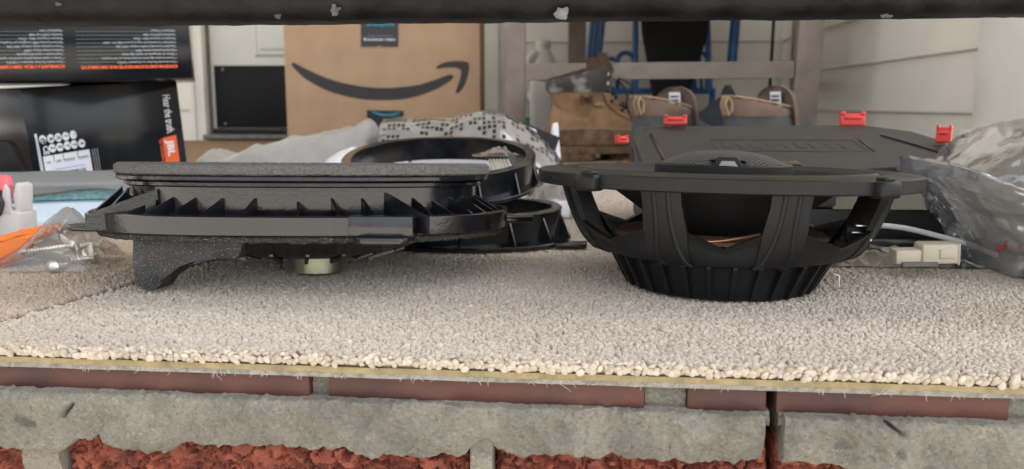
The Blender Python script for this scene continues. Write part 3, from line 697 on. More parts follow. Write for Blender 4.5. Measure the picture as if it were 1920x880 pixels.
# ------------------------------------------------------------------ three-way coaxial speaker on the right
BF = floor(1362, 570); BR = .0550; BY = BF.y + BR; BX = at(1353, 330, BY).x; BYAW = radians(-12.5)
sb = thing('coaxial_speaker', 'matte black coaxial speaker with open basket, mesh dome grille and ribbed base', 'speaker', (BX, BY, -.0008), (radians(-1.3), radians(.4), BYAW))
ba = (at(1730, 330, BY).x - at(1008, 330, BY).x) / 2 * .960; bb = .083
oval('flange', [(ba - .001, bb - .001, .0622), (ba, bb, .0630), (ba, bb, .0696), (ba - .001, bb - .001, .0703), (ba - .009, bb - .009, .0704), (ba - .011, bb - .0105, .0709), (ba - .014, bb - .0135, .0714), (ba - .018, bb - .017, .0714),
                (ba - .022, bb - .020, .0700), (ba - .022, bb - .020, .0622), (ba - .001, bb - .001, .0622)], BLKM, sb, 2.15, 160)
oval('surround', [(ba - .0215, bb - .0195, .0690), (ba - .026, bb - .024, .0715), (ba - .031, bb - .029, .0690)], mat('rubber_surround', (.014, .014, .015), .6), sb, 2.1, 120)
oval('cone', [(ba - .031, bb - .029, .0690), (.05, .04, .047), (.024, .024, .030)], CONEM, sb, 2.05, 96, cap1=True)
HB, HT = .0215, .0635
def bowl(th, t, off=0.):
    """basket surface: t = 0 at the base ring, 1 under the flange"""
    e = t ** 1.0; k = 1 - (1 - t) ** 2.1
    a = .0668 + .0295 * t ** .40; b = .0668 + .0095 * t ** .55
    x, y = sup(a + off, b + off, th, 2.05); return Vector((x, y, HB + (HT - HB) * t))
bm = bmesh.new(); TH = 4
def wall(fn, nu, nv):        # a thick patch: fn(u, v, off)
    O = [[bm.verts.new(fn(i / nu, j / nv, 0)) for j in range(nv + 1)] for i in range(nu + 1)]
    I = [[bm.verts.new(fn(i / nu, j / nv, -.0035)) for j in range(nv + 1)] for i in range(nu + 1)]
    for i in range(nu):
        for j in range(nv):
            bm.faces.new((O[i][j], O[i + 1][j], O[i + 1][j + 1], O[i][j + 1])); bm.faces.new((I[i][j + 1], I[i + 1][j + 1], I[i + 1][j], I[i][j]))
        bm.faces.new((O[i][0], I[i][0], I[i + 1][0], O[i + 1][0])); bm.faces.new((O[i + 1][nv], I[i + 1][nv], I[i][nv], O[i][nv]))
    for j in range(nv):
        bm.faces.new((O[0][j], O[0][j + 1], I[0][j + 1], I[0][j])); bm.faces.new((O[nu][j + 1], O[nu][j], I[nu][j], I[nu][j + 1]))
T0, T1 = .26, .45; P6 = pi / 3
WINS = [(-136.5, 18.5), (-90, 12.0), (-43.5, 18.5), (43.5, 18.5), (90, 12.0), (136.5, 18.5)]; SPOKES = []
for k in range(6):
    c, w = (radians(q) for q in WINS[k]); c2_, w2_ = (radians(q) for q in WINS[(k + 1) % 6]); c2_ += 2 * pi if k == 5 else 0
    for sgn in (-1, 1):       # below the window, rising from its pointed bottom
        wall(lambda u, v, o: bowl(c + sgn * u * w, v * (T0 + (T1 - T0) * u), o + (.0015 * (v - .75) / .25 if v > .75 else 0)), 12, 10)
    lo_, hi_ = c + w, c2_ - w2_; SPOKES.append((lo_, hi_)); g_ = radians(1.3)
    wall(lambda u, v, o: bowl(lo_ + u * (hi_ - lo_), v * T1, o + .0012), 14, 10)
    wall(lambda u, v, o: bowl(lo_ + g_ * min(1, v * 1.6) + u * (hi_ - lo_ - 2 * g_ * min(1, v * 1.6)), T1 + (1 - T1) * v, o + .0012), 14, 14)
bmesh.ops.recalc_face_normals(bm, faces=bm.faces[:])
bmo('basket', bm, BLKM, sb, True, 45)
for lo_, hi_ in SPOKES:       # raised ridges along every spoke, flowing down into the base
    for sg in (-1, 1):
        s_m, s_w = (lo_ + hi_) / 2, (hi_ - lo_) / 2
        pts = [bowl(s_m + sg * s_w * (.30 + .45 * (1 - t) ** 3), t, .0007) for t in np.linspace(0, .97, 16)]
        tube('spoke_ridge', pts, [.0016] * 16, BLKM, sb, 8)
# ribbed base
oval('base', [(.0535, .0535, .0006), (.0547, .0547, .0014), (.0558, .0558, .0050), (.0630, .0630, .0205), (.0662, .0662, .0220), (.045, .045, .0222)], BLKM, sb, 2, 96, cap0=True, cap1=True)
for k in range(30):
    th = 2 * pi * k / 30; d = Vector((cos(th), sin(th), 0)); t = Vector((-sin(th), cos(th), 0)) * .0012
    pr = [(.052, .0012), (.0562, .0012), (.0590, .0060), (.0668, .0205), (.0668, .0224), (.058, .0224)]
    V = [d * r_ + Vector((0, 0, z)) - t for r_, z in pr] + [d * r_ + Vector((0, 0, z)) + t for r_, z in pr]
    mesh('base_rib', V, [(0, 1, 2, 3, 4, 5), (11, 10, 9, 8, 7, 6)] + [(i, i + 6, (i + 1) % 6 + 6, (i + 1) % 6) for i in range(6)], BLKM, sb)
# spider, lead wires, terminal
sp_prof = [(.064 - .0023 * i, .060 - .0023 * i, .0325 + (.0012 if i % 2 else -.0006)) for i in range(16)]
oval('spider', sp_prof, SPIDER, sb, 2, 96, angle=80)
oval('voice_coil_cup', [(.026, .026, .020), (.026, .026, .034), (.02, .02, .034)], CONEM, sb, 2, 48)
tube('lead_wire', smooth_path([(-.02, -.058, .0345), (-.005, -.056, .0340), (.012, -.052, .0365), (.03, -.045, .0400)]), .0010, COPPER, sb, 8)
tube('lead_wire', smooth_path([(-.045, -.055, .0350), (-.028, -.058, .0362), (-.012, -.058, .0345)]), .0010, COPPER, sb, 8)
tm = box('terminal', (.076, -.016, .036), (.012, .003, .010), BLKM, sb, .0006)
for dx, dz in ((-.002, .002), (.003, -.002), (.000, .006)): box('terminal_tab', (.077 + dx, -.020, .036 + dz), (.006, .006, .0012), STEEL, tm, .0003)
tube('solder_pin', [(.062, -.018, .013), (.0675, -.018, .012), (.0678, -.018, .004)], .0005, STEEL, sb, 6)
# mounting tabs on the flange edge
BRM = Matrix.Rotation(BYAW, 3, 'Z')
for px_, t0, t1 in ((1104, -175, -110), (1660, -70, -5)):
    best = min(np.linspace(t0, t1, 200), key=lambda d_: abs((lambda w_: CXP + FPX * (BX + w_.x) / (BY + w_.y) - px_)(BRM @ Vector((*sup(ba, bb, radians(d_), 2.15), 0)))))
    xx, yy = sup(ba, bb, radians(best), 2.15); ang = atan2(yy * (ba / bb) ** 2, xx) + pi / 2
    box('mounting_tab', (xx, yy, .0655), (.014, .011, .0092), BLKM, sb, .002, Matrix.Rotation(ang, 3, 'Z'))
    box('tab_lip', (xx, yy, .0708), (.007, .007, .0025), BLKM, sb, .001, Matrix.Rotation(ang, 3, 'Z'))
# tweeter housing with perforated dome grille
tcx = at(1354, 300, BY).x - BX; tr_ = (at(1480, 300, BY).x - at(1228, 300, BY).x) / 2
oval('tweeter_ring', [(tr_, tr_ * .98, .0610), (tr_, tr_ * .98, .0742), (tr_ - .0012, tr_ * .98 - .0012, .0752), (tr_ - .004, tr_ * .98 - .004, .0750)], BLKM, sb, 2, 96, c=(tcx, 0))
ZG, HG = .0738, .0088; rg = tr_ - .002
def dome(r, th): 
    q = r / rg; return Vector((tcx + r * cos(th), r * sin(th) * .98, ZG + HG * (1 - q ** 2.6)))
hexs = bmesh.new(); hp = .0023; hs_ = .00098       # hexagonal mesh of real holes: a strip network around each hole
pts_i = {}
def gv(x, y):
    k = (round(x * 1e6), round(y * 1e6))
    if k not in pts_i:
        r = sqrt(x * x + y * y); pts_i[k] = hexs.verts.new(dome(min(r, rg), atan2(y, x)))
    return pts_i[k]
R3 = sqrt(3); NH = int(rg / hp) + 2
badge_a = radians(-78)
for i in range(-NH, NH + 1):
    for j in range(-NH, NH + 1):
        cx = hp * (i + (.5 if j % 2 else 0)); cy = hp * R3 / 2 * j
        if cx * cx + cy * cy > (rg + hp) ** 2: continue
        if abs(cx - .0015) < .0105 and cy < -rg * .76: continue
        ov = [gv(round(cx + hp / R3 * cos(pi / 6 + k * P6), 8), round(cy + hp / R3 * sin(pi / 6 + k * P6), 8)) for k in range(6)]
        iv = []
        for k in range(6):
            x, y = cx + hs_ * cos(pi / 6 + k * P6), cy + hs_ * sin(pi / 6 + k * P6); r = min(sqrt(x * x + y * y), rg)
            iv.append(hexs.verts.new(dome(r, atan2(y, x))))
        for k in range(6):
            try: hexs.faces.new((ov[k], ov[(k + 1) % 6], iv[(k + 1) % 6], iv[k]))
            except ValueError: pass
gr_ = bmo('tweeter_grille', hexs, mat('dark_grille_metal', (.075, .077, .080), .42), sb, True, 60)
sm_ = gr_.modifiers.new('thickness', 'SOLIDIFY'); sm_.thickness = .0004
oval('tweeter_plate', [(rg - .001, rg * .96, .0725), (rg * .5, rg * .5, .0740), (rg * .3, rg * .3, .0750)], CONEM, sb, 2, 48, cap1=True, c=(tcx, 0))
bz = .0742; BADGE = mat('dull_silver', (.26, .255, .235), .45, metal=.7)
prism('badge_frame', [(tcx - .0085 + .0015, bz - .001), (tcx - .0050 + .0015, bz + .0056), (tcx + .0050 + .0015, bz + .0056), (tcx + .0095 + .0015, bz - .001)], 'y', -rg * .985, -rg * .72, BLKM, sb, .0006)
prism('badge', [(tcx - .0055 + .0015, bz - .0004), (tcx - .0035 + .0015, bz + .0036), (tcx + .0036 + .0015, bz + .0036), (tcx + .0062 + .0015, bz - .0004)], 'y', -rg * .985 - .0008, -rg * .9, BADGE, sb, .0005)

# ------------------------------------------------------------------ two adapter rings behind the left speaker
def adapter(name, label, c, ra, rb, h, rot, wall_, base_w, pts_tabs, grp=None):
    t = thing(name, label, 'adapter ring', c, rot, grp)
    oval('ring_wall', [(ra, rb, 0.002), (ra + .0005, rb + .0005, h - .001), (ra - .0005, rb - .0005, h), (ra - wall_, rb - wall_, h), (ra - wall_ - .0008, rb - wall_ - .0008, h - .001), (ra - wall_ - .0008, rb - wall_ - .0008, .002), (ra, rb, .002)], BLK, t, 2.2, 120)
    oval('base_flange', ringp(ra + base_w, rb + base_w, base_w + .004, 0, .0032, .0008), BLK, t, 2.4, 120)
    for k in range(14):
        th = 2 * pi * k / 14 + .2; xi, yi = sup(ra, rb, th, 2.2); xo, yo = sup(ra + base_w, rb + base_w, th, 2.3)
        p, q = Vector((xi, yi, 0)), Vector((xo, yo, 0)); d = (q - p).normalized(); s = Vector((-d.y, d.x, 0)) * .0007
        tri = [p + Vector((0, 0, .003)), q + Vector((0, 0, .003)), p + Vector((0, 0, h * .86))]
        V = [v - s for v in tri] + [v + s for v in tri]
        mesh('gusset', V, [(0, 1, 2), (5, 4, 3), (0, 3, 4, 1), (1, 4, 5, 2), (2, 5, 3, 0)], BLK, t)
    for (x, y) in pts_tabs:
        prism('mounting_ear', [(x - .012, y - .008), (x + .012, y - .010), (x + .014, y + .006), (x - .010, y + .010)], 'z', .0002, .0040, BLK, t, .0008)
    return t
p2 = floor(960, 478); c2 = (at(878, 430, p2.y + .075).x, p2.y + .078, .001)
r2 = at(1052, 400, c2[1]).x - c2[0]
adapter('adapter_ring', 'low glossy black adapter ring lying flat on the carpet, under the taller ring', c2, r2, .068, .0265, (0, 0, 0), .007, .008, [(r2 + .004, -.050), (-r2 - .004, -.045), (r2 * .2, .08)], 'speaker adapter rings')
Y1 = .76; c1x = (at(1000, 315, Y1).x + at(655, 315, Y1).x) / 2; r1 = (at(1003, 315, Y1).x - at(652, 315, Y1).x) / 2
adapter('adapter_ring', 'tall glossy black adapter ring propped up on the low ring, clear bag inside', (c1x, Y1, .042), r1, .125, .024, (radians(5.0), 0, 0), .0075, .004, [(-r1, -.06)], 'speaker adapter rings')

# ------------------------------------------------------------------ bags and wrappers
def mound(name, sil, Y, dep, m, seed=0., amp=.006, front=.55, zmin=.0012, nu=90, nv=40, ridge=14., base=None, uvmap=False, parent=None):
    """closed crumpled bag: top silhouette through pixel points at depth Y, resting on the carpet"""
    P = [at(x, y, Y) for x, y in sil]; xs = [p.x for p in P]; zs = [p.z for p in P]
    x0, x1 = xs[0], xs[-1]; V = []; F = []; UV = []
    def prof(v): return max(0., sin(pi * v ** front)) ** .75
    for j in range(nv + 1):
        v = j / nv
        for i in range(nu + 1):
            u = i / nu; x = x0 + (x1 - x0) * u; zt_ = float(np.interp(x, xs, zs))
            ends = min(1, 14 * min(u, 1 - u) + .15)
            y = Y + dep * (v - .5) * ends
            q = Vector((x * ridge, y * ridge, seed)); cr = noise.ridged_multi_fractal(q, .9, 2.1, 4, 1.0, 2.0, noise_basis='PERLIN_ORIGINAL') - 1.0
            c2_ = fbm((x, y, seed), ridge * 3, 3)
            pk = prof(v); z = zmin + (zt_ - zmin) * pk + amp * (cr * .6 + c2_ * .5) * min(1, pk * 2.) * (0.35 if abs(v - .33) < .05 else 1)
            V.append((x + amp * .3 * c2_, y, max(zmin, z))); UV.append((u, pk))
    for j in range(nv):
        for i in range(nu): a = j * (nu + 1) + i; F.append((a, a + 1, a + nu + 2, a + nu + 1))
    o = mesh(name, V, F, m, parent, True)
    if uvmap:
        ul = o.data.uv_layers.new(name='UVMap')
        for lp in o.data.loops: ul.data[lp.index].uv = UV[lp.vertex_index]
    return o
wf = mound('foam_pouch', [(393, 303), (397, 290), (410, 279), (450, 290), (490, 272), (560, 258), (640, 243), (672, 236), (690, 224), (700, 226), (715, 246), (730, 290)], 1.20, .26, FOAMFILM, 3., .006, .8, ridge=16)
tag(wf, 'long white foam pouch lying beside the dotted bag', 'foam pouch')
wf2 = mound('paper_card', [(610, 303), (640, 284), (662, 276), (700, 280), (740, 284), (750, 300)], .98, .10, PAPER, 5., .002, .8, ridge=7)
tag(wf2, 'small white paper sheet leaning behind the tall adapter ring', 'paper')
pb_ = mound('dotted_bag', [(708, 300), (712, 252), (722, 226), (760, 222), (800, 222), (850, 224), (880, 213), (920, 207), (945, 211), (985, 236), (1020, 262), (1050, 296), (1058, 312)], 1.12, .24, MILKY, 8., .007, .75, ridge=7, uvmap=True)
tag(pb_, 'clear plastic bag printed with scattered small black squares', 'plastic bag')
fl_ = thing('black_header_card', 'black card with white USA lettering folded over the dotted bag', 'header card', tuple(at(1000, 240, 1.11)))
FA, FB = at(945, 212, 1.115), at(1038, 246, 1.085); ang = atan2(FB.z - FA.z, FB.x - FA.x); L_ = (FB - FA).length
fm = Matrix.Rotation(-ang, 4, 'Y')
def fcard(pts, m, nm, dy0, dy1):
    o = prism(nm, pts, 'y', dy0, dy1, m, fl_); o.data.transform(fm); return o
fcard([(-L_ / 2, -.006), (L_ / 2, -.024), (L_ / 2, .000), (-L_ / 2, .004)], TAPE, 'card', -.001, .001)
fcard([(-.018, -.014), (.006, -.020), (.008, -.006), (.004, -.001), (-.016, .000)], PAPER, 'oval_patch', -.0016, -.0012)
text('USA', .0125, INK, fl_, fm @ face_xz(.005, -.0022, -.0040, pi), off=.0004, width=.018)
wc = mound('paper_card', [(1022, 300), (1036, 232), (1046, 230), (1048, 262), (1052, 306)], 1.16, .05, PAPER, 2., .002, .8, nu=30, nv=14, ridge=8)
tag(wc, 'white paper corner sticking up behind the black header card', 'paper')
ib = mound('clear_bag', [(885, 318), (900, 296), (925, 280), (945, 279), (962, 300), (972, 330)], .70, .06, CLEAR, 12., .005, .7, zmin=.068, nu=50, nv=24, ridge=40)
tag(ib, 'small clear bag of pale strips bulging inside the tall adapter ring', 'plastic bag')
st_ = thing('strip_bundle', 'pale cream strips inside the small clear bag', 'strips', tuple(at(940, 335, .71)))
for k in range(6):
    tube('strip', smooth_path([(-.010 + .004 * k, 0, -.012), (-.006 + .003 * k, -.003, .004), (-.010 + .003 * k, .004, .016)]), .0013, mat('cream_strip', (.66, .66, .55), .5), st_, 6)
cbg = mound('silver_bag', [(980, 385), (1000, 352), (1020, 338), (1060, 335), (1090, 350), (1100, 385)], .86, .13, MILKY2, 17., .008, .7, nu=60, nv=30, ridge=22)
tag(cbg, 'silvery clear bag with printed lettering behind the coaxial speaker', 'plastic bag')
bc = thing('printed_card', 'dark card with pale lettering inside the silvery bag', 'card', tuple(at(1040, 352, .845)), (radians(-25), 0, radians(3)))
prism('card', [(-.028, -.009), (.030, -.012), (.032, .010), (-.022, .013)], 'y', -.0006, .0006, TAPE, bc)
text('alla', .017, WHITEINK, bc, face_xz(.026, -.0012, .005, pi), off=.0004); text('INST', .009, WHITEINK, bc, face_xz(.028, -.0012, -.004, pi))
# flat clear bag with the connector, near the base of the coaxial speaker
fb_ = [floor(1556, 482), floor(1800, 492), floor(1812, 512), floor(1700, 508), floor(1640, 516), floor(1560, 508)]
def flat_bag(name, c, sx, sy, hgt, m, seed, rz=0.):
    V = []; F = []; nu, nv = 60, 34
    for side in (0, 1):
        for j in range(nv + 1):
            for i in range(nu + 1):
                u, v = i / nu * 2 - 1, j / nv * 2 - 1; ed = (1 - abs(u) ** 3) * (1 - abs(v) ** 3)
                x, y = u * sx, v * sy; n_ = noise.ridged_multi_fractal(Vector((x * 26, y * 26, seed + side)), .9, 2, 3, 1, 2, noise_basis='PERLIN_ORIGINAL') - .8
                z = .0008 + side * ed * hgt + n_ * .0035 * (.3 + ed) * (1 if side else .1)
                V.append((x, y, max(.0005 + .0006 * side, z)))
    st = (nu + 1) * (nv + 1)
    for s in (0, 1):
        for j in range(nv):
            for i in range(nu): a = s * st + j * (nu + 1) + i; F.append((a, a + 1, a + nu + 2, a + nu + 1))
    o = mesh(name, V, F, m, None, True); o.location = c; o.rotation_euler = (0, 0, rz); return o
fcx = floor(1690, 495); o = flat_bag('flat_bag', (fcx.x, fcx.y + .012, 0), .052, .030, .006, CLEAR, 3., radians(-3))
tag(o, 'flattened clear plastic bag under the beige connector', 'plastic bag')
cn = thing('wire_connector', 'beige plastic wire connector lying on the flattened clear bag', 'connector', tuple(floor(1735, 499, .0075)), (0, radians(-2), radians(-6)))
w_ = (at(1785, 480, cn.location.y).x - at(1672, 480, cn.location.y).x)
box('housing', (w_ * .20, .004, .0080), (w_ * .58, .016, .0125), BEIGE, cn, .0012); box('plug', (-w_ * .28, .004, .0062), (w_ * .42, .013, .0088), BEIGE, cn, .0008)
box('latch', (w_ * .30, -.0042, .0085), (w_ * .25, .002, .006), BEIGE, cn, .0006); box('slot', (-w_ * .12, -.003, .0020), (w_ * .55, .003, .0028), mat('slot_shade_grey', (.20, .18, .15), .6), cn)  # slot is a solid bar; its shade is put into the grey colour
box('rim', (w_ * .485, .004, .0080), (w_ * .04, .0175, .0140), BEIGE, cn, .0008)
wc_ = tube('white_cable', smooth_path([at(1560, 440, .60), at(1625, 424, .585), at(1690, 427, .575), at(1760, 443, .565), at(1812, 457, .555), at(1870, 480, .55)]), .0019, WCABLE, None, 10)
tag(wc_, 'thin white cable running in front of the black case into the clear bag', 'cable')

# ------------------------------------------------------------------ big clear bag at the right with dark parts inside
bc0 = floor(1905, 542); BGC = Vector((at(1868, 380, bc0.y + .05).x, bc0.y + .055, 0))
def big_bag(name, c, sil, dep, m, seed):
    # outline (pixels) read at the bag's middle depth, rounded towards front and back
    P = [at(x, y, c.y) for x, y in sil]; cx = sum(p.x for p in P) / len(P); cz = sum(p.z for p in P) / len(P)
    n = 150; ring = []
    cl = P + [P[0]]; 
    ln = [0]
    for a, b in zip(cl, cl[1:]): ln.append(ln[-1] + (b - a).length)
    for k in range(n):
        t = ln[-1] * k / n; i = max(q for q in range(len(ln)) if ln[q] <= t); i = min(i, len(cl) - 2)
        ring.append(cl[i].lerp(cl[i + 1], (t - ln[i]) / (ln[i + 1] - ln[i])))
    R = []; nr = 44
    for j in range(nr + 1):
        ph = -pi / 2 + pi * j / nr; rr = max(.001, cos(ph)) ** .62; yy = sin(ph) * dep / 2; row = []
        for k in range(n):
            p = ring[k]; x = cx + (p.x - cx) * rr; z = cz + (p.z - cz) * rr
            q = Vector((x, yy, z)); w = (noise.ridged_multi_fractal(q * 24 + Vector((seed, 0, 0)), .85, 2.1, 4, 1, 2, noise_basis='PERLIN_ORIGINAL') - 1.)
            d = Vector((x - cx, yy * 1.5, z - cz)); d.normalize()
            q2 = q + d * (w * .0060 + .004 * fbm(q, 90, 3)) * (1 if rr < .97 else .4)
            row.append((q2.x - c.x, q2.y, max(.001, q2.z)))
        R.append(row)
    o = loft(name, R, m, None, True, True, True, True, 180); o.location = (c.x, c.y, 0); return o
bb_ = big_bag('clear_bag', BGC, [(1724, 296), (1745, 312), (1775, 322), (1810, 300), (1838, 272), (1868, 248), (1905, 230), (1960, 215), (2040, 260), (2060, 380), (2040, 500), (1960, 545), (1905, 540), (1860, 508), (1838, 478), (1812, 430), (1790, 395), (1768, 368), (1745, 345), (1728, 325)], .13, CLEARB, 4.)
tag(bb_, 'large crumpled clear plastic bag holding dark parts beside the porch post', 'plastic bag')
sp2 = thing('bagged_speaker', 'dark speaker inside the large crumpled clear bag', 'speaker', (BGC.x + .068, BGC.y + .01, .012), (radians(12), radians(-22), 0))
oval('base', [(.030, .030, 0), (.034, .034, .004), (.036, .036, .02)], BLKM, sp2, 2, 48, cap0=True, cap1=True)
oval('basket', [(.034, .034, .019), (.048, .044, .035), (.056, .05, .055)], BLKM, sp2, 2, 48)
oval('flange', ringp(.062, .056, .014, .055, .062), BLKM, sp2, 2.1, 64)
oval('cone', [(.05, .044, .059), (.02, .02, .045)], CONEM, sp2, 2, 48, cap1=True)
for k in range(8):
    th = 2 * pi * k / 8; tube('spoke', [(.035 * cos(th), .035 * sin(th), .019), (.057 * cos(th), .051 * sin(th), .056)], .003, SHOEG, sp2, 6)
rw_ = tube('red_wire', smooth_path([at(1868, 470, BGC.y - .03), at(1885, 462, BGC.y - .03), at(1910, 470, BGC.y - .028), at(1930, 455, BGC.y - .02)]), .0012, mat('red_wire_pvc', (.35, .03, .02), .5), None, 6)
tag(rw_, 'short dull red wire inside the large clear bag', 'wire')

# ------------------------------------------------------------------ black case with red latches behind the coaxial speaker
YC0, YC1 = .615, .835
zc0, zc1 = .042, at(1450, 237, YC1).z
xl = at(1183, 262, .75).x - .002; xr = at(1768, 262, .75).x
cs = thing('storage_case', 'flat black plastic case with red latches and embossed lid behind the coaxial speaker', 'case', ((xl + xr) / 2, YC0, 0), (0, 0, YAW))
cw = (xr - xl) / 2; SL = (zc1 - zc0) / (YC1 - YC0); DC = YC1 - YC0
def lid(x, y, up=0.): return Vector((x, y, zc0 + SL * y + up))
prism('body', [(0.004, 0.001), (DC - .004, 0.001), (DC - .002, zc1 - .010), (.002, zc0 - .010)], 'x', -cw + .006, cw - .006, CASEM, cs, .002)
# lid plate with chamfered far corners and a curved cut-out at the front right
out = [(-cw, .0), (-cw, DC - .02), (-cw + .010, DC), (-cw + .13, DC + .002), (cw - .105, DC + .002), (cw - .09, DC + .006), (cw - .05, DC + .006), (cw - .012, DC - .02), (cw, DC - .05), (cw + .004, .055)]
arc = [(cw - .012 - .125 * t, .060 + .030 * sin(pi * min(1, t * 1.25) * .5) - .02 * t * t) for t in np.linspace(0, 1, 12)]
arc = [(cw - .002, .050), (cw - .02, .064), (cw - .045, .074), (cw - .075, .078), (cw - .10, .073), (cw - .125, .060), (cw - .14, .040), (cw - .145, .018), (cw - .146, .0)]
bm = bmesh.new(); pl = out + arc
top = [bm.verts.new(lid(x, y, 0)) for x, y in pl]; bot = [bm.verts.new(lid(x, y, -.009)) for x, y in pl]; nn = len(pl)
bm.faces.new(top); bm.faces.new(bot[::-1])
for i in range(nn): bm.faces.new((top[i], bot[i], bot[(i + 1) % nn], top[(i + 1) % nn]))
bmesh.ops.bevel(bm, geom=bm.edges[:], offset=.0012, segments=2, affect='EDGES'); bmo('lid', bm, CASEM, cs, True, 40)
sunk = [lid(x, y, -.010) for x, y in ((cw - .148, .0), (cw - .001, .0), (cw - .001, .08), (cw - .148, .08))]
mesh('recess', sunk, [(0, 1, 2, 3)], BLK, cs)
def on_lid(name, x, y, sx, sy, up, h, m=CASEM, rz=0., bev=.0006):
    o = box(name, (0, 0, 0), (sx, sy, h), m, cs, bev); o.matrix_local = Matrix.Translation(lid(x, y, up)) @ Matrix.Rotation(atan(SL), 4, 'X') @ Matrix.Rotation(rz, 4, 'Z'); return o
rimw = .0022
on_lid('lid_rib', -cw + .020, DC * .62, rimw, .10, .0008, .002, BLK, .03); on_lid('lid_rib', cw - .030, DC * .66, rimw, .085, .0008, .002, BLK, .42)
for dx in (-.066, .066): on_lid('plaque_frame', -.004 + dx, DC * .66, .0015, .040, .0001, .0010, CASEM, 0, .0003)
for dy in (-.020, .020): on_lid('plaque_frame', -.004, DC * .66 + dy, .1335, .0015, .0001, .0010, CASEM, 0, .0003)
on_lid('plaque_bar', .068, DC * .66, .0020, .040, .0004, .0014, BLK)
for k, wd in enumerate((.012, .008, .010, .009, .004, .011, .010, .008, .010)):     # raised worn lettering that cannot be read, as plain blocks
    on_lid('embossed_mark', -.058 + .0132 * k, DC * .66, wd * .75, .020, .0000, .0009, CASEM, 0, .0003)
on_lid('finger_ring', cw - .165, .085, .030, .014, .0006, .003, BLK, 0, .001)
def latch(px, py, Yl, w, h, rz, nm):
    p = at(px, py, Yl); L = HM.to_3x3().inverted() @ (p - Vector(cs.location)); 
    w *= .88; h *= .85; t = box('latch', (0, 0, 0), (w, .006, h), RED, cs, .0010); t.location = L; t.rotation_euler = (radians(-12), 0, rz); t['label'] = nm
    for s in (-1, 1): box('latch_lug', (s * w * .40, 0, h * .48), (w * .2, .008, h * .35), RED, t, .001)
    box('latch_bar', (0, -.004, h * .1), (w * .7, .002, h * .18), RED, t, .0006)
latch(1266, 227, YC1 + .002, .026, .010, 0, 'red plastic latch on the far edge of the case')
latch(1598, 225, YC1 + .006, .028, .0145, 0, 'red plastic latch on the far edge of the case')
latch(1166, 263, .76, .0135, .008, radians(25), 'open red plastic latch on the side edge of the case')
latch(1770, 254, .755, .0145, .0165, radians(-35), 'red plastic latch standing open on the side edge of the case')
box('front_bar', (.10, -.004, .006), (.17, .006, .010), BLK, cs, .001)

# ------------------------------------------------------------------ stacked black cartons on the left
TL = at(36, 167, .90); TR = at(331, 150, 1.055)
yaw = atan2(TR.y - TL.y, TR.x - TL.x); BW = sqrt((TR.x - TL.x) ** 2 + (TR.y - TL.y) ** 2); roll = atan2(TR.z - TL.z, BW)
BH = .128; BD = .15
lm = Matrix.Rotation(yaw, 4, 'Z') @ Matrix.Rotation(-roll, 4, 'Y')
lc = thing('speaker_carton', 'tilted glossy black speaker carton with orange logo and white barcode label', 'carton', tuple(TL - (lm.to_3x3() @ Vector((0, 0, BH)))), lm.to_euler())
BWr = sqrt((TR - TL).length_squared)
prism('carton', [(0, 0), (BWr, 0), (BWr, BH), (0, BH)], 'y', 0, BD, GLOSSBOX, lc, .0010)
def fx(px, py):          # pixel -> local (x, z) on the carton's front face
    M_ = Matrix.Translation(lc.location) @ lm; Mi = M_.inverted(); o = Mi @ Vector((0, 0, CAMH)); d = Mi.to_3x3() @ ray(px, py); s = -o.y / d.y
    return (o + d * s).x, (o + d * s).z
PR = -.0014
x, z = fx(303, 178); x2, z2 = fx(314, 250)
text('Hear the truth.', .0150, WHITEINK, lc, face_xz(x, PR, z, -pi / 2), off=.0002, width=abs(z2 - z))
q = [fx(303, 259), fx(329, 253), fx(336, 303), fx(310, 309)]
mesh('logo_square', [(a, PR, b) for a, b in q], [(0, 1, 2, 3)], ORANGE, lc)
cxq = sum(a for a, b in q) / 4; 
text('JBL', .0130, WHITEINK, lc, face_xz(cxq - .0045, PR - .0004, max(b for a, b in q) - .0065, -pi / 2), off=.0006, width=abs(q[0][1] - q[3][1]) * .62)
x, z = fx(299, 262); text('by HARMAN', .0052, ORANGE, lc, face_xz(x - .001, PR, z, -pi / 2), off=.0001, width=.030)
# certification symbols
icon_px = [(79, 262), (94, 260), (108, 258), (122, 256), (136, 253), (97, 278), (111, 276), (125, 273), (138, 271), (152, 269)]
for i, (a, b) in enumerate(icon_px):
    x, z = fx(a, b); n = 24; r = .0048
    mesh('symbol', [(x, PR, z)] + [(x + r * .82 * cos(2 * pi * k / n), PR, z + r * sin(2 * pi * k / n)) for k in range(n)], [(0, 1 + k, 1 + (k + 1) % n) for k in range(n)], WHITEINK, lc)
    text(['@', '%', 'X', '?', '*', '2', 'II', 'Y', 'T', '4'][i], .0062, INK, lc, face_xz(x - .0018, PR - .0004, z + .0018, -pi / 2), name='symbol_mark', off=.0002)
x, z = fx(79, 274); text('CE', .0085, WHITEINK, lc, face_xz(x, PR, z, -pi / 2), off=.0002)
def strip_q(pp, m, nm, y=PR): mesh(nm, [(a, y, b) for a, b in [fx(*p) for p in pp]], [(0, 1, 2, 3)], m, lc)
strip_q([(63, 252), (67, 251), (86, 345), (80, 345)], WHITEINK, 'white_strip'); strip_q([(64.5, 258), (66, 258), (84, 343), (82, 343)], mat('blue_grey_ink', (.25, .36, .50), .5), 'strip_print', PR - .0004)
strip_q([(79, 294), (166, 280), (176, 338), (90, 352)], PAPER, 'label')
for a in (98, 116, 143): strip_q([(a, 291 - (a - 98) * .16), (a + 1.2, 291 - (a - 98) * .16), (a + 3, 304 - (a - 98) * .16), (a + 1.8, 304 - (a - 98) * .16)], INK, 'label_rule', PR - .0004)
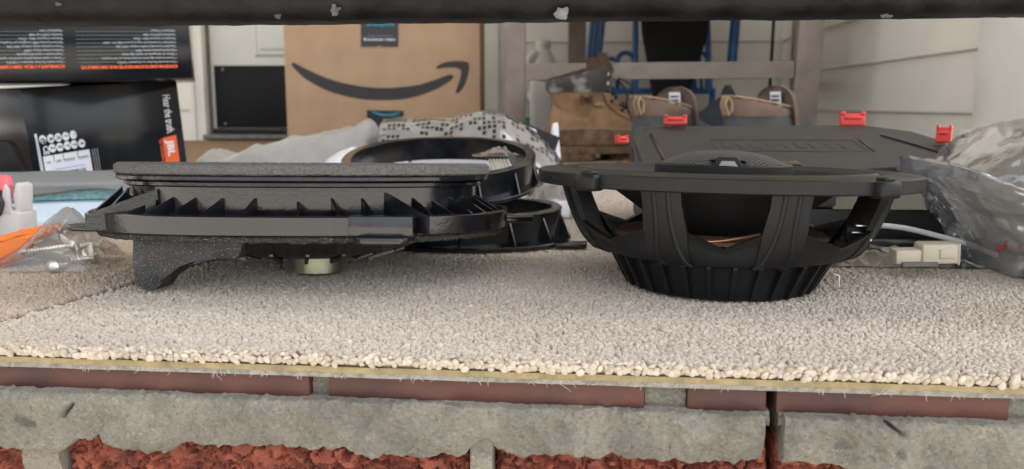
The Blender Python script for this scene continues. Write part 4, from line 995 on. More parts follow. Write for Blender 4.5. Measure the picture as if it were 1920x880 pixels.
for a, w in ((86, 8), (104, 9), (119, 20), (146, 18)): 
    for r_ in range(2): strip_q([(a, 302 + r_ * 3 - (a - 98) * .16), (a + w, 302 + r_ * 3 - (a + w - 98) * .16), (a + w + .4, 303.6 + r_ * 3 - (a + w - 98) * .16), (a + .4, 303.6 + r_ * 3 - (a - 98) * .16)], GREYINK if r_ else INK, 'label_line', PR - .0004)
strip_q([(93, 304), (160, 294), (165, 327), (99, 339)], mat('cool_white_sticker', (.72, .77, .88), .5), 'sticker', PR - .0003)
xx_ = 108.
random.seed(3)
while xx_ < 160:
    w = random.choice([.8, 1.2, 1.9, 2.4]); y0_ = 329 - (xx_ - 98) * .17
    strip_q([(xx_, y0_ - 5), (xx_ + w, y0_ - 5.1), (xx_ + w + .7, y0_ + 1.7), (xx_ + .7, y0_ + 1.8)], INK, 'barcode_bar', PR - .0007); xx_ += w + random.choice([.9, 1.4, 2.])
for (a, b, w) in ((103, 317, 55), (126, 321, 18)): strip_q([(a, b), (a + w, b - w * .17), (a + w + .3, b + 1.6 - w * .17), (a + .3, b + 1.6)], mat('violet_grey_ink', (.36, .38, .48), .6), 'sticker_line', PR - .0006)
for k in range(3): strip_q([(171 + 4.5 * k, 279 - .7 * k), (172.3 + 4.5 * k, 279 - .7 * k), (182 + 4.0 * k, 336 - k), (180.8 + 4.0 * k, 336 - k)], GREYINK, 'fine_print')
# open flap hanging in front of the carton's side
fp = [at(-20, 262, .80), at(12, 266, .80), at(24, 272, .805), at(74, 358, .81), at(-20, 362, .80)]
o = prism('carton_flap', [(p.x - fp[0].x, p.z - fp[0].z) for p in fp], 'y', 0, .012, BLKM, None, .001); o.location = (fp[0].x, .80, fp[0].z); tag(o, 'matte black folded panel leaning in front of the tilted carton', 'panel')
# upper carton
UZ = at(358, 147, .93).z; UX = at(359, 100, .93).x; UW, UD, UH = .30, .17, .105
UM = Matrix.Translation((UX, .93, UZ)) @ Matrix.Rotation(radians(20), 4, 'Z') @ Matrix.Rotation(radians(-1.7), 4, 'Y'); UI = UM.inverted()
uc = thing('speaker_carton', 'glossy black carton lying upside down on the tilted one, printed with specification lines', 'carton', (UX, .93, UZ), UM.to_euler())
prism('carton', [(-UW, 0), (0, 0), (0, UH), (-UW, UH)], 'y', 0, UD, GLOSSBOX, uc, .0012)
def ux(px, py):
    o = UI @ Vector((0, 0, CAMH)); d = UI.to_3x3() @ ray(px, py); s = -o.y / d.y; return (o + d * s).x, (o + d * s).z
ES = ['Cono de woofer Plus One+ (n.o de patente 7,146,821)', 'Tweeter de ajuste edge-driven de cupula blanda con nivel de ajuste', 'Altavoz de supraagudos de cupula edge-driven', 'Capacidad de potencia maxima: 300W', 'Capacidad de potencia promedio continua: 100W RMS', 'Amplificador recomendado de rango de potencia RMS: 5W - 100W', 'Respuesta en frecuencia: 48Hz - 21kHz', 'Sensibilidad (2.83V/1m): 94dB', 'Impedancia: 3 ohmios']
IT = ['Cono woofer Plus One+ (brevetto n. 7,146,821)', 'Tweeter a cupola morbida pilotato ai bordi con regolazione', 'Supertweeter a cupola all\'avanguardia', 'Tenuta in potenza di picco: 300W', 'Tenuta in potenza, media continua: 100W RMS', 'Gamma di potenza RMS consigliata per l\'amplificatore', 'Risposta in frequenza: 48Hz - 21kHz', 'Sensibilita (2.83V/1m): 94dB', 'Impedenza: 3 ohm']
def block(x_right, lines, head, w_head, widths, x_left):
    for i, tx in enumerate(lines):
        py = 114.5 - i * 7.3 ; px = x_right - i * .55
        x, z = ux(px, py); xe, _ = ux(px - widths[i], py)
        text(('\u2022 ' if i < 3 else '') + tx, .0036, GREYINK, uc, face_xz(x, -.0016, z, pi), width=abs(x - xe), off=.00004, name='printed_line')
        a = ux(px - (x_right - x_left), py + 3.4 if i == 0 else py + 3.6); b = ux(px + 3, py + 3.6)
        mesh('rule', [(a[0], -.0015, a[1]), (b[0], -.0015, a[1]), (b[0], -.0015, a[1] + .00032), (a[0], -.0015, a[1] + .00032)], [(0, 1, 2, 3)], mat('dim_rule_ink', (.20, .22, .24), .5), uc)
    x, z = ux(x_right + 1, 122.2); xe, _ = ux(x_right + 1 - w_head, 122.2)
    text(head, .0042, ORANGE, uc, face_xz(x, -.0016, z, pi), width=abs(x - xe), off=.00022, name='printed_heading')
block(332, ES, 'ALTAVOCES PARA SONIDO DE AUTOMOVILES DE TRES VIAS DE 152MM X 230MM (6" X 9")', 181, [112, 140, 102, 76, 112, 136, 78, 59, 44], 146)
block(121, IT, 'ALTOPARLANTE A 3 VIE DA 152MM X 230MM (6" X 9")', 150, [108, 130, 88, 74, 106, 128, 82, 62, 42], -40)

# ------------------------------------------------------------------ things at the far left
gp = thing('padded_package', 'pale blue padded package under a grey sheet with a wavy edge', 'package', (at(140, 400, .76).x, .70, 0), (0, 0, radians(14)))
gp.scale = (1, 1, .78)
pz = .062
PWD, PDP = .170, .10
bm = bmesh.new(); bm_box(bm, (0, .05, .018), (PWD, PDP, .034), .006); bmo('body', bm, LBLUE, gp, True)
bm = bmesh.new(); bm_box(bm, (0, .052, .0445), (PWD - .004, PDP - .006, .018), .004); bmo('foam_layer', bm, AQUA, gp, True)
box('lower_lip', (0, -.002, .012), (PWD - .004, .008, .010), LBLUE, gp, .002)
V = []; F = []; nu, nv = 70, 22
for j in range(nv + 1):
    for i in range(nu + 1):
        u, v = i / nu, j / nv; x = -PWD / 2 - .004 + (PWD + .008) * u
        yf = -.008 + .006 * sin(2 * pi * 1.7 * u + 2.6) ; drop = .0085 + .0035 * sin(2 * pi * 1.75 * u + 2.9)
        if v < .4: t = v / .4; y = -.0035; z = .0545 - drop * (1 - t)
        else: t = (v - .4) / .6; y = -.0035 + (PDP + .006) * t; z = .0545 + .006 * sin(t * pi * .8)
        V.append((x, y - .0008 * sin(9 * u + 4 * v), z + .0005 * sin(17 * u)))
for j in range(nv):
    for i in range(nu): a = j * (nu + 1) + i; F.append((a, a + 1, a + nu + 2, a + nu + 1))
gs = mesh('grey_sheet', V, F, GREYSHEET, gp, True); so = gs.modifiers.new('t', 'SOLIDIFY'); so.thickness = .0016; so.offset = 1
yc = thing('yellow_cap', 'small yellow plastic cap on the grey sheet', 'cap', tuple(at(80, 353, .80)), (0, 0, 0))
oval('cap', [(.0042, .0042, -.004), (.0045, .0045, 0), (.0045, .0045, .0045), (.0036, .0036, .0052)], YEL, yc, 2, 24, cap1=True); oval('cap_rim', ringp(.0056, .0056, .002, -.001, .0008, .0002), YEL, yc, 2, 24)
pk = thing('clip_holder', 'translucent white plastic holder with a pink insert', 'holder', (at(20, 440, .62).x, .62, 0), (0, radians(4), radians(-15)))
pk.scale = (.85, .85, .85)
pw_ = .0145
box('body', (-.002, .006, .022), (pw_ * 2.1, .022, .030), TRANSW, pk, .003)
prism('side_wing', [(.007, .030), (.0125, .030), (.0135, .060), (.0085, .062), (.005, .050)], 'y', -.002, .012, TRANSW, pk, .001)
prism('front_wing', [(-.004, .034), (.006, .034), (.004, .056), (.000, .060), (-.003, .050)], 'y', -.006, -.003, TRANSW, pk, .0008)
prism('pink_insert', [(-.018, .036), (-.006, .036), (-.002, .058), (-.005, .066), (-.011, .067), (-.014, .060)], 'y', -.002, .007, PINK, pk, .0015)
kb = thing('screwdriver', 'dark grey rubber screwdriver grip beside the orange tool', 'screwdriver', tuple(floor(8, 470)), (0, radians(60), 0))  # dark grey rubber knob of unknown kind
oval('grip', [(.008, .008, -.012), (.0105, .0105, -.008), (.0095, .0095, -.002), (.0110, .0110, .004), (.0095, .0095, .009), (.006, .006, .014)], mat('dark_grey_rubber', (.05, .05, .055), .6), kb, 2, 32, cap0=True, cap1=True)
kb.location.z = .034; kb.location.x -= .008
ot = thing('trim_tool', 'flat bright orange plastic pry tool resting against the bag of screws', 'pry tool', (0, 0, 0))
ya = .545
op = [at(-60, 470, ya), at(-60, 530, ya), at(0, 512, ya), at(45, 480, ya + .01), at(92, 446, ya + .02), at(97, 439, ya + .02), at(70, 440, ya + .02), at(0, 455, ya)]
ot.location = (op[2].x, ya, 0)
bm = bmesh.new(); fa = [bm.verts.new(p - Vector(ot.location)) for p in op]; ba_ = [bm.verts.new(p - Vector(ot.location) + Vector((.002, .020, .006))) for p in op]; k = len(op)
bm.faces.new(fa); bm.faces.new(ba_[::-1])
for i in range(k): bm.faces.new((fa[i], ba_[i], ba_[(i + 1) % k], fa[(i + 1) % k]))
bmesh.ops.recalc_face_normals(bm, faces=bm.faces[:]); bmesh.ops.bevel(bm, geom=bm.edges[:], offset=.0035, segments=3, affect='EDGES'); bmo('blade', bm, ORPL, ot, True)
# bag of screws
SY_ = floor(110, 508).y + .022
def screw(p, ax, L, r=.0021, name='screw', lab='long steel screw in the clear bag'):
    ax = Vector(ax).normalized(); t = thing(name, lab, 'screw', tuple(p), ax.to_track_quat('Z', 'Y').to_euler(), 'loose screws in the clear bag')
    bm = bmesh.new(); n = 10; turns = L * .86 / .0022; st = int(turns * n); 
    prof_ = [(r * .35, 0), (r * .75, L * .06)]
    rings = [[bm.verts.new((r * .3 * cos(2 * pi * k / n), r * .3 * sin(2 * pi * k / n), 0)) for k in range(n)]]
    m_ = int(L * .8 / .0011)
    for i in range(m_):
        z = L * .05 + i * .0011; rr = (r if i % 2 else r * .68) * min(1, .45 + z / (L * .18)); rings.append([bm.verts.new((rr * cos(2 * pi * k / n), rr * sin(2 * pi * k / n), z + .0004 * k / n)) for k in range(n)])
    for z, rr in ((L * .87, r * .75), (L * .9, r * .8), (L * .91, r * 1.9), (L * .94, r * 2.1), (L * .97, r * 1.9), (L, r * 1.0)): rings.append([bm.verts.new((rr * cos(2 * pi * k / n), rr * sin(2 * pi * k / n), z)) for k in range(n)])
    for a, b in zip(rings, rings[1:]):
        for k in range(n): bm.faces.new((a[k], a[(k + 1) % n], b[(k + 1) % n], b[k]))
    bm.faces.new(rings[-1]); bm.faces.new(rings[0][::-1]); bmo('shank', bm, STEEL, t, True, 50); return t
for (x0, y0, x1, y1, dy) in ((36, 498, 148, 478, -.010), (30, 492, 135, 472, -.002), (28, 484, 110, 466, .006), (40, 476, 120, 470, .012), (130, 492, 185, 484, .000), (142, 480, 196, 478, .008), (32, 488, 100, 462, .014)):
    a = at(x0, y0, SY_ + dy); b = at(x1, y1, SY_ + dy); a.z = max(a.z, .0032); b.z = max(b.z, .0045); lift = .0035 * (int(dy * 1000) % 3); a.z += lift; b.z += lift; screw(a, b - a, (b - a).length)
pv = at(126, 498, SY_ - .014); screw(pv, (-.1, -1, .12), .016, .0022, 'screw', 'short thick screw with its round head turned outward in the clear bag')
cl = thing('spring_clip', 'folded pale metal spring clip on top of the screws', 'clip', tuple(at(102, 470, SY_)), (radians(14), radians(8), radians(-14)))
box('plate', (.002, 0, .004), (.024, .014, .0012), BRASS, cl, .0004); box('front_lip', (.002, -.0068, .000), (.024, .0012, .008), BRASS, cl, .0004); box('fold', (-.009, 0, .0068), (.0035, .015, .0012), BRASS, cl, .0004)
tube('clip_hole', [(.004, 0, .0040), (.004, 0, .0050)], .0032, SHOEG, cl, 14)
cl2 = thing('spring_clip', 'bent steel spring clip lying beside the pale metal clip', 'clip', tuple(at(152, 480, SY_ + .004)), (0, radians(-6), radians(10)))
tube('spring', smooth_path([(-.014, 0, .006), (-.008, -.002, .009), (0, 0, .006), (.008, 0, .0075), (.009, 0, -.004), (.004, 0, -.006)]), .0011, STEEL, cl2, 8); box('jaw', (.008, 0, .001), (.004, .008, .013), STEEL, cl2, .0006)
sbg = mound('screw_bag', [(-30, 510), (0, 497), (40, 470), (85, 430), (110, 405), (130, 387), (142, 393), (158, 420), (180, 440), (200, 455), (214, 466), (216, 472)], SY_, .060, THIN, 21., .0035, .75, nu=80, nv=34, ridge=34)
tag(sbg, 'clear plastic bag of steel screws with a raised peak', 'plastic bag')

# ------------------------------------------------------------------ shipping box with curved arrow
XA0 = at(531, 60, 2.0); XA1 = at(900, 60, 2.0); AW = XA1.x - XA0.x; AH = .62; AD = .21
am = thing('shipping_box', 'brown cardboard shipping box with a black curved arrow, standing upside down by the door', 'box', (XA0.x, 2.0, 0), (0, 0, radians(-1.2)))
prism('carton', [(0, 0.001), (AW, 0.001), (AW, AH), (0, AH)], 'y', 0, AD, CARD, am, .002)
def ax_(px, py):
    M_ = Matrix.Translation(am.location) @ Matrix.Rotation(radians(-1.2), 4, 'Z'); Mi = M_.inverted(); o = Mi @ Vector((0, 0, CAMH)); d = Mi.to_3x3() @ ray(px, py); s = -o.y / d.y
    return (o + d * s).x, (o + d * s).z
def poly_print(pp, m, nm, y=-.0022):
    v = [ax_(*p) for p in pp]; bm = bmesh.new(); f_ = bm.faces.new([bm.verts.new((a, y, b)) for a, b in v]); bmesh.ops.triangulate(bm, faces=[f_]); return bmo(nm, bm, m, am)
def cr2(pts, k=6): return [(p.x, p.y) for p in smooth_path([(a, b, 0) for a, b in pts], k)]
Z2 = lambda L: [(360 + a * .3864, b * .3864) for a, b in L]
low = cr2(Z2([(484, 316), (520, 356), (560, 388), (640, 432), (720, 460), (820, 480), (920, 486), (1010, 482), (1100, 464), (1190, 430), (1262, 386)]))
upp = cr2(Z2([(1270, 372), (1262, 364), (1240, 366), (1180, 388), (1100, 412), (1010, 424), (920, 428), (820, 420), (720, 400), (640, 374), (560, 338), (500, 308), (488, 306), (484, 316)]))
L = low + upp[:-1]
v = [ax_(*p) for p in L]; n1 = len(low); top_ = upp[:-1][::-1]
bm = bmesh.new(); from mathutils.geometry import tessellate_polygon
tri = tessellate_polygon([[Vector((a, b, 0)) for a, b in v]]); bv = [bm.verts.new((a, -.0022, b)) for a, b in v]
for t in tri:
    try: bm.faces.new([bv[i] for i in t])
    except ValueError: pass
bmo('printed_smile', bm, INK, am)
hd = cr2(Z2([(1186, 332), (1190, 322), (1220, 306), (1260, 298), (1300, 297), (1332, 301), (1344, 314), (1342, 350), (1330, 395), (1312, 430), (1290, 452), (1282, 454)]), 5) + cr2(Z2([(1280, 446), (1292, 410), (1302, 380), (1306, 352), (1300, 336), (1280, 329), (1240, 328), (1200, 333), (1188, 334)]), 5)[:-1]
v = [ax_(*p) for p in hd]; bm = bmesh.new(); tri = tessellate_polygon([[Vector((a, b, 0)) for a, b in v]]); bv = [bm.verts.new((a, -.0022, b)) for a, b in v]
for t in tri:
    try: bm.faces.new([bv[i] for i in t])
    except ValueError: pass
bmo('printed_arrowhead', bm, INK, am)
poly_print([(677, 88), (747, 88), (747, -60), (677, -60)], TAPE, 'tape'); poly_print([(688, 207), (757, 208), (757, 262), (690, 262)], TAPE, 'tape')
poly_print([(706, 88.3), (712, 85.5), (718, 88.3)], CARD, 'tape_notch', -.0026)
x, z = ax_(742, 73); x2, _ = ax_(682, 73); text('video streaming', .0085, WHITEINK, am, face_xz(x, -.0028, z, pi), width=abs(x - x2), off=.00015)
x, z = ax_(736, 67); x2, _ = ax_(689, 67); text('movies and tv shows', .0045, GREYINK, am, face_xz(x, -.0028, z, pi), width=abs(x - x2))
x, z = ax_(740, 42); x2, _ = ax_(687, 42); text('prime', .017, TEAL, am, face_xz(x, -.0028, z, pi), width=abs(x - x2), off=.0004)
bm = bmesh.new(); P = cr2([(699, 208.5), (712, 213), (726, 214.5), (740, 213), (750, 209.5)]); Q = cr2([(748, 212), (740, 216), (726, 217.5), (712, 216), (697, 210)])
v = [ax_(*p) for p in P + Q]; tri = tessellate_polygon([[Vector((a, b, 0)) for a, b in v]]); bv = [bm.verts.new((a, -.0028, b)) for a, b in v]
for t in tri:
    try: bm.faces.new([bv[i] for i in t])
    except ValueError: pass
bmo('tape_smile', bm, TEAL, am)

# ------------------------------------------------------------------ patio chair, seen from its legs
CYF, CYB = 1.86, 2.42
pc = thing('patio_chair', 'taupe metal patio chair standing over the boots against the corner', 'chair', (at(1240, 140, CYF).x, CYF, 0), (0, 0, YAW))
def cl_(px, Y): return at(px, 135, Y).x - pc.location.x
lw = at(985, 135, CYF).x - at(946, 135, CYF).x
def leg(x, dy, w, d, top=.42, lean=0.):
    bm = bmesh.new(); bm_box(bm, (x, dy, top / 2 + .0005), (w, d, top), .004); o = bmo('leg', bm, CHAIRM, pc, True)
    for v in o.data.vertices: v.co.x += lean * (v.co.z - .12)
xl_, xr_ = cl_(966, CYF), cl_(1506, CYF)
leg(xl_, 0, lw, .022); leg(xr_, .0, lw * 1.18, .022, lean=.03)
DB = CYB - CYF; xbl, xbr = cl_(1061, CYB), cl_(1474, CYB)
leg(xbl, DB, lw * 1.1, .022); leg(xbr, DB, lw * 1.1, .022)
zb = at(1240, 135, CYF).z; hb = at(1240, 119, CYF).z - at(1240, 150, CYF).z
bm = bmesh.new(); nseg = 24
rings = []
for i in range(nseg + 1):
    t = i / nseg; x = xl_ + lw / 2 + (xr_ - lw * .6 - xl_ - lw / 2) * t; bow = -.012 * sin(pi * t)
    rings.append([bm.verts.new((x, bow + a, zb + b + .004 * t)) for a, b in ((-.009, -hb / 2), (.009, -hb / 2), (.009, hb / 2), (-.009, hb / 2))])
for a, b in zip(rings, rings[1:]):
    for k in range(4): bm.faces.new((a[k], b[k], b[(k + 1) % 4], a[(k + 1) % 4]))
bm.faces.new(rings[0]); bm.faces.new(rings[-1][::-1]); bmo('stretcher', bm, CHAIRM, pc)
box('side_stretcher', ((xl_ + xbl) / 2, DB / 2, zb + .0), (.022, DB - .024, hb * .7), CHAIRM, pc, .003, Matrix.Rotation(-atan2(xbl - xl_, DB), 3, 'Z'))
box('side_stretcher', ((xr_ + xbr) / 2 - .004, DB / 2, zb - .012), (.022, DB - .024, hb * .7), CHAIRM, pc, .003, Matrix.Rotation(-atan2(xbr - xr_, DB), 3, 'Z'))
box('seat_frame', (0, DB / 2, .40), (xr_ - xl_ + .03, DB + .05, .045), CHAIRM, pc, .01)
box('seat_sling', (0, DB / 2, .428), (xr_ - xl_ - .02, DB, .008), SHOEB, pc, .003)
for x in (xbl - .01, xbr + .01): box('back_post', (x, DB + .02, .68), (.035, .022, .56), CHAIRM, pc, .004)
box('back_sling', (0, DB + .03, .70), (xbr - xbl, .006, .46), SHOEB, pc, .002)

# ------------------------------------------------------------------ blue tube chair and the dark things behind
YB = 2.50
bc_ = thing('blue_chair', 'blue painted tubular metal chair with hoop details against the back wall', 'chair', (at(1240, 170, YB).x, YB, 0))
def bl_(px, py, dy=0.): p = at(px, py, YB + dy); return Vector((p.x - bc_.location.x, dy, p.z))
def btube(pts, r=.0075, nm='tube'): return tube(nm, [bl_(*p) if len(p) == 3 else bl_(p[0], p[1]) for p in pts], r, BLUEM, bc_, 10)
for dx in (0, 10, 20): btube([(1118 + dx, -30), (1103 + dx, 118), (1098 + dx, 172)], .0075, 'back_tube')
btube([(1192, -30), (1191, 172)], .009, 'upright'); btube([(1324, -30), (1330, 172)], .009, 'upright')
btube([(1385, -30), (1372, 118)], .015, 'back_tube')
btube([(1090, 171), (1340, 171)], .009, 'cross_bar')
def arch(x0, x1, ytop, ybot):
    r = (x1 - x0) / 2; pts = [(x0, ybot)] + [((x0 + x1) / 2 - r * cos(pi * k / 12), ytop + r - r * sin(pi * k / 12)) for k in range(13)] + [(x1, ybot)]
    btube(pts, .0066, 'hoop')
arch(1158, 1188, 99, 171); arch(1134, 1158, 110, 171); arch(1296, 1326, 99, 171)
btube([(1312, 108), (1316, 171)], .006, 'hoop'); btube([(1300, 120), (1304, 171)], .006, 'hoop')
for px in (1098, 1336):
    p = bl_(px, 171); tube('leg', [p, Vector((p.x, .02, .0))], .009, BLUEM, bc_, 10)
bgk = thing('black_bag', 'black tapered cloth bag hanging in the blue chair', 'bag', (at(1262, 170, 2.44).x, 2.44, 0))
ks_ = [(1200, -20), (1203, 60), (1212, 110), (1222, 172), (1226, 190), (1288, 190), (1292, 172), (1312, 110), (1328, 60), (1332, -20)]
PB = [at(a, b, 2.44) for a, b in ks_]
rows = []
for i in range(5):
    L_, R_ = PB[i], PB[9 - i]; cx = (L_.x + R_.x) / 2 - bgk.location.x; hwid = (R_.x - L_.x) / 2
    rows.append([(cx + sup(hwid, .05, 2 * pi * k / 28, 2.6)[0], sup(hwid, .05, 2 * pi * k / 28, 2.6)[1], L_.z) for k in range(28)])
rows.append([(x * .8, y * .8, .002) for x, y, z in rows[-1]])
loft('bag_body', rows, BLKCLOTH, bgk, True, True, True)
tube('rod', [(at(1454, -20, 2.5).x - bgk.location.x, .06, at(1454, -20, 2.5).z), (at(1440, 215, 2.5).x - bgk.location.x, .06, 0.0)], .005, BLKM, None, 8)
rod = bpy.data.objects['rod']; rod.location = bgk.location; tag(rod, 'thin black rod leaning in the corner behind the patio chair', 'rod')
hs2 = [at(a, b, 1.98) for a, b in ((1531, -20), (1538, -20), (1541, 100), (1536, 128), (1531, 136), (1529, 100))]
o = prism('dark_strap', [(p.x - hs2[0].x, p.z) for p in hs2], 'y', 0, .02, NAVY, None, .002); o.location = (hs2[0].x, 1.98, 0); tag(o, 'dark navy strap hanging down beside the patio chair leg', 'strap')

# milk jug and small bottle
jg = thing('milk_jug', 'translucent white plastic jug with cap standing behind the patio chair', 'jug', (at(1018, 110, 2.60).x, 2.60, 0))
js = at(1045, 115, 2.6).x - at(992, 115, 2.6).x; jz = at(1018, 77, 2.6).z
jr = js / 2 * 1.12
loft('body', [[(*sup(r, r, 2 * pi * k / 40, e), z) for k in range(40)] for r, z, e in ((jr * .9, .002, 4), (jr, .01, 4), (jr, jz * .55, 4), (jr * .98, jz * .66, 3.4), (jr * .80, jz * .80, 2.6), (jr * .50, jz * .90, 2.1), (jr * .40, jz * .925, 2), (jr * .40, jz * .95, 2))], JUG, jg, True, True, True)
oval('cap', [(jr * .48, jr * .48, jz * .935), (jr * .50, jr * .50, jz * .945), (jr * .50, jr * .50, jz * .995), (jr * .46, jr * .46, jz)], mat('pale_cap', (.74, .74, .72), .5), jg, 2, 32, cap0=True, cap1=True)
tube('handle', smooth_path([(-jr * .45, -.02, jz * .89), (-jr * .86, -.03, jz * .82), (-jr * 1.02, -.03, jz * .68), (-jr * .98, -.03, jz * .5)]), .011, JUG, jg, 10)
gbt = thing('spray_bottle', 'white bottle with a green label half hidden by the chair leg', 'bottle', (at(980, 200, 2.3).x, 2.3, 0))
gz = at(980, 170, 2.3).z; grd = (at(993, 200, 2.3).x - at(967, 200, 2.3).x) / 2
oval('body', [(grd * .9, grd * .9, .002), (grd, grd, .008), (grd, grd, gz * .8), (grd * .5, grd * .5, gz * .93), (grd * .45, grd * .45, gz)], mat('pale_bottle_plastic', (.66, .67, .64), .4), gbt, 2, 32, cap0=True, cap1=True)
oval('green_label', [(grd + .0008, grd + .0008, gz * .20), (grd + .0008, grd + .0008, gz * .52)], GREEN, gbt, 2, 32)

# ------------------------------------------------------------------ boot and shoes
def shoe(name, label, cat, loc, rz, Lh, top, mats, low=False, group=None):
    """lofted boot: local x from heel (0) to toe (Lh), z up"""
    t = thing(name, label, cat, loc, (0, 0, rz), group); N = 44
    up, so_, ln_, co_ = mats
    if not low:
        sl = [(.030, .004, Lh * .985, .046), (.045, -.002, Lh, .048), (.060, -.001, Lh * .98, .047), (.074, .003, Lh * .89, .044), (.086, .007, Lh * .74, .041), (.098, .010, Lh * .62, .039), (.110, .010, Lh * .54, .038), (.122, .008, Lh * .50, .038), (top - .047, -.001, Lh * .475, .042)]
    else:
        sl = [(.022, .004, Lh * .985, .043), (.038, 0.0, Lh, .045), (.052, .0, Lh * .97, .043), (.066, .002, Lh * .86, .040), (.080, .004, Lh * .66, .037), (.095, .005, Lh * .50, .036)]
    def ringat(z, x0, x1, w, tilt=0.):
        c, a = (x0 + x1) / 2, (x1 - x0) / 2; r = []
        for k in range(N):
            th = 2 * pi * k / N; x, y = sup(a, w, th, 2.5); fx_ = (x + a) / (2 * a)
            wid = .80 + .22 * sin(pi * min(1, fx_ * 1.05)) + (.10 * sin(pi * max(0, (fx_ - .5) * 2)) if z < .08 else 0)
            q = Vector((x, y, z)); nz_ = .0045 * fbm(q, 26, 4) * (0 if low else 1) + .0018 * fbm(q, 35, 3)
            r.append((c + x + nz_, y * wid + nz_, z + tilt * (fx_ - .45)))
        return r
    R = [ringat(*s) for s in sl]
    loft('upper', R, up, t, True, True, False, True, 70)
    zt_, x0, x1, w = sl[-1]
    # padded collar with inner lining
    R2 = [ringat(zt_ - .002, x0 - .001, x1 + .001, w + .001), ringat(zt_ + .012, x0 - .005, x1 + .002, w + .005, .010), ringat(zt_ + .030, x0 - .005, x1 + .003, w + .005, .028), ringat(zt_ + .038, x0 - .001, x1 + .003, w + .001, .034), ringat(zt_ + .038, x0 + .006, x1 - .004, w - .006, .034)] if not low else \
         [ringat(zt_ - .002, x0 - .001, x1, w + .001), ringat(zt_ + .008, x0 - .005, x1, w + .003, -.012), ringat(zt_ + .016, x0 - .002, x1 - .002, w, -.022), ringat(zt_ + .017, x0 + .006, x1 - .008, w - .007, -.02)]
    loft('collar', R2, co_, t, True, False, False, True, 70)
    z9 = R2[-1]; R3 = [z9, [(x * 1.0, y * .92, z - .02) for x, y, z in z9], [(.06 + (x - .06) * .7, y * .6, .095 if not low else .06) for x, y, z in z9]]
    loft('lining', R3, ln_, t, True, False, True, True, 70)
    # sole in two layers with a stepped heel
    def outl(x0, x1, w, n=40):
        c, a = (x0 + x1) / 2, (x1 - x0) / 2; o = []
        for k in range(n):
            th = 2 * pi * k / n; x, y = sup(a, w, th, 2.6); fx_ = (x + a) / (2 * a); o.append((c + x, y * (.78 + .22 * sin(pi * min(1, fx_ * 1.05)) + .08 * sin(pi * max(0, (fx_ - .5) * 2)))))
        return o
    hs3 = .030 if not low else .022
    s_ = prism('midsole', outl(-.004, Lh + .006, .052 if not low else .048), 'z', hs3 - .016, hs3, so_, t, .002)
    prism('heel', outl(-.004, Lh * .34, .046 if not low else .043), 'z', .0, hs3 - .0155, so_, t, .002); prism('outsole', outl(Lh * .44, Lh + .005, .050 if not low else .046), 'z', .0, hs3 - .0155, so_, t, .002)
    for k in range(9):
        for sg in (-1, 1): box('lug', (Lh * (.06 + .105 * k) , sg * (.047 if k > 4 else .044), hs3 - .008), (.011, .006, .011), so_, t, .0012)
    def surf(th, z, off):
        zs_ = [q[0] for q in sl]; x0, x1, w = (float(np.interp(z, zs_, [q[i] for q in sl])) for i in (1, 2, 3))
        c, a = (x0 + x1) / 2, (x1 - x0) / 2 + off; x, y = sup(a, w + off, th, 2.5); fx_ = (x + a) / (2 * a)
        wid = .80 + .22 * sin(pi * min(1, fx_ * 1.05)) + (.10 * sin(pi * max(0, (fx_ - .5) * 2)) if z < .08 else 0)
        return (c + x, y * wid, z)
    return t, sl, surf
bp0 = floor(1022, 300); 
bt, bsl, bsurf = shoe('work_boot', 'worn tan leather work boot with scuffed grey collar and black laces', 'boot', (at(1032, 250, 1.66).x, 1.66, 0), radians(27), .285, .185, (LEATHER, SOLE, LINING, COLLAR))
# tongue, laces, eyelets, pull tab
prism('tongue', [(.098, -.030), (.122, -.026), (.126, .0), (.122, .026), (.098, .030), (.104, .0)], 'z', .130, .208, LINING, bt, .004)
def boot_front(z): return float(np.interp(z, [s[0] for s in bsl], [s[2] for s in bsl]))
for k in range(6):
    z = .082 + .018 * k; xf = boot_front(z)
    for sg in (-1, 1):
        tube('lace', smooth_path([(xf - .022, -sg * .030, z - .004), (xf + .003, -sg * .008, z + .003), (xf + .004, sg * .010, z + .010), (xf - .024, sg * .031, z + .016)]), .0021, LACE, bt, 6)
        tube('eyelet', [(xf - .026, sg * .032, z), (xf - .026, sg * .037, z)], .004, STEEL if k > 3 else BLKM, bt, 8)
tube('lace', smooth_path([(.140, -.030, .160), (.152, -.044, .135), (.150, -.046, .110), (.165, -.046, .085), (.185, -.052, .060)]), .0020, LACE, bt, 6)
tube('lace', smooth_path([(.140, -.028, .165), (.160, -.046, .150), (.168, -.048, .118), (.180, -.050, .098), (.200, -.050, .080)]), .0020, LACE, bt, 6)
tube('pull_loop', smooth_path([(.118, -.010, .200), (.124, -.010, .212), (.124, .010, .212), (.118, .010, .200)]), .004, LINING, bt, 8)
def boot_panel(nm, th0, th1, zlo, zhi, m, off=.0042):
    nu, nv = 26, 12; V = []; F = []
    for j in range(nv + 1):
        for i in range(nu + 1):
            u = i / nu; th = th0 + (th1 - th0) * u; a, b = zlo(u), zhi(u); z = a + (b - a) * j / nv
            rim = min(u, 1 - u, j / nv, 1 - j / nv); V.append(bsurf(th, z, off + .0014 * min(1, rim * 9) + .0012 * noise.noise(Vector((th * 3, z * 50, 0)))))
    for j in range(nv):
        for i in range(nu): a = j * (nu + 1) + i; F.append((a, a + 1, a + nu + 2, a + nu + 1))
    o = mesh(nm, V, F, m, bt, True); k_ = o.modifiers.new('t', 'SOLIDIFY'); k_.thickness = .002; k_.offset = -1
    edge = [V[nv * (nu + 1) + i] for i in range(nu + 1)]; tube('seam', edge, .0011, SHOET, bt, 6)
LEATHERD = mat('dirty_leather', (.21, .125, .066), .95, col2=(.075, .048, .030), vscale=30, vlo=.35, vhi=.6, bump=.6, bscale=250)
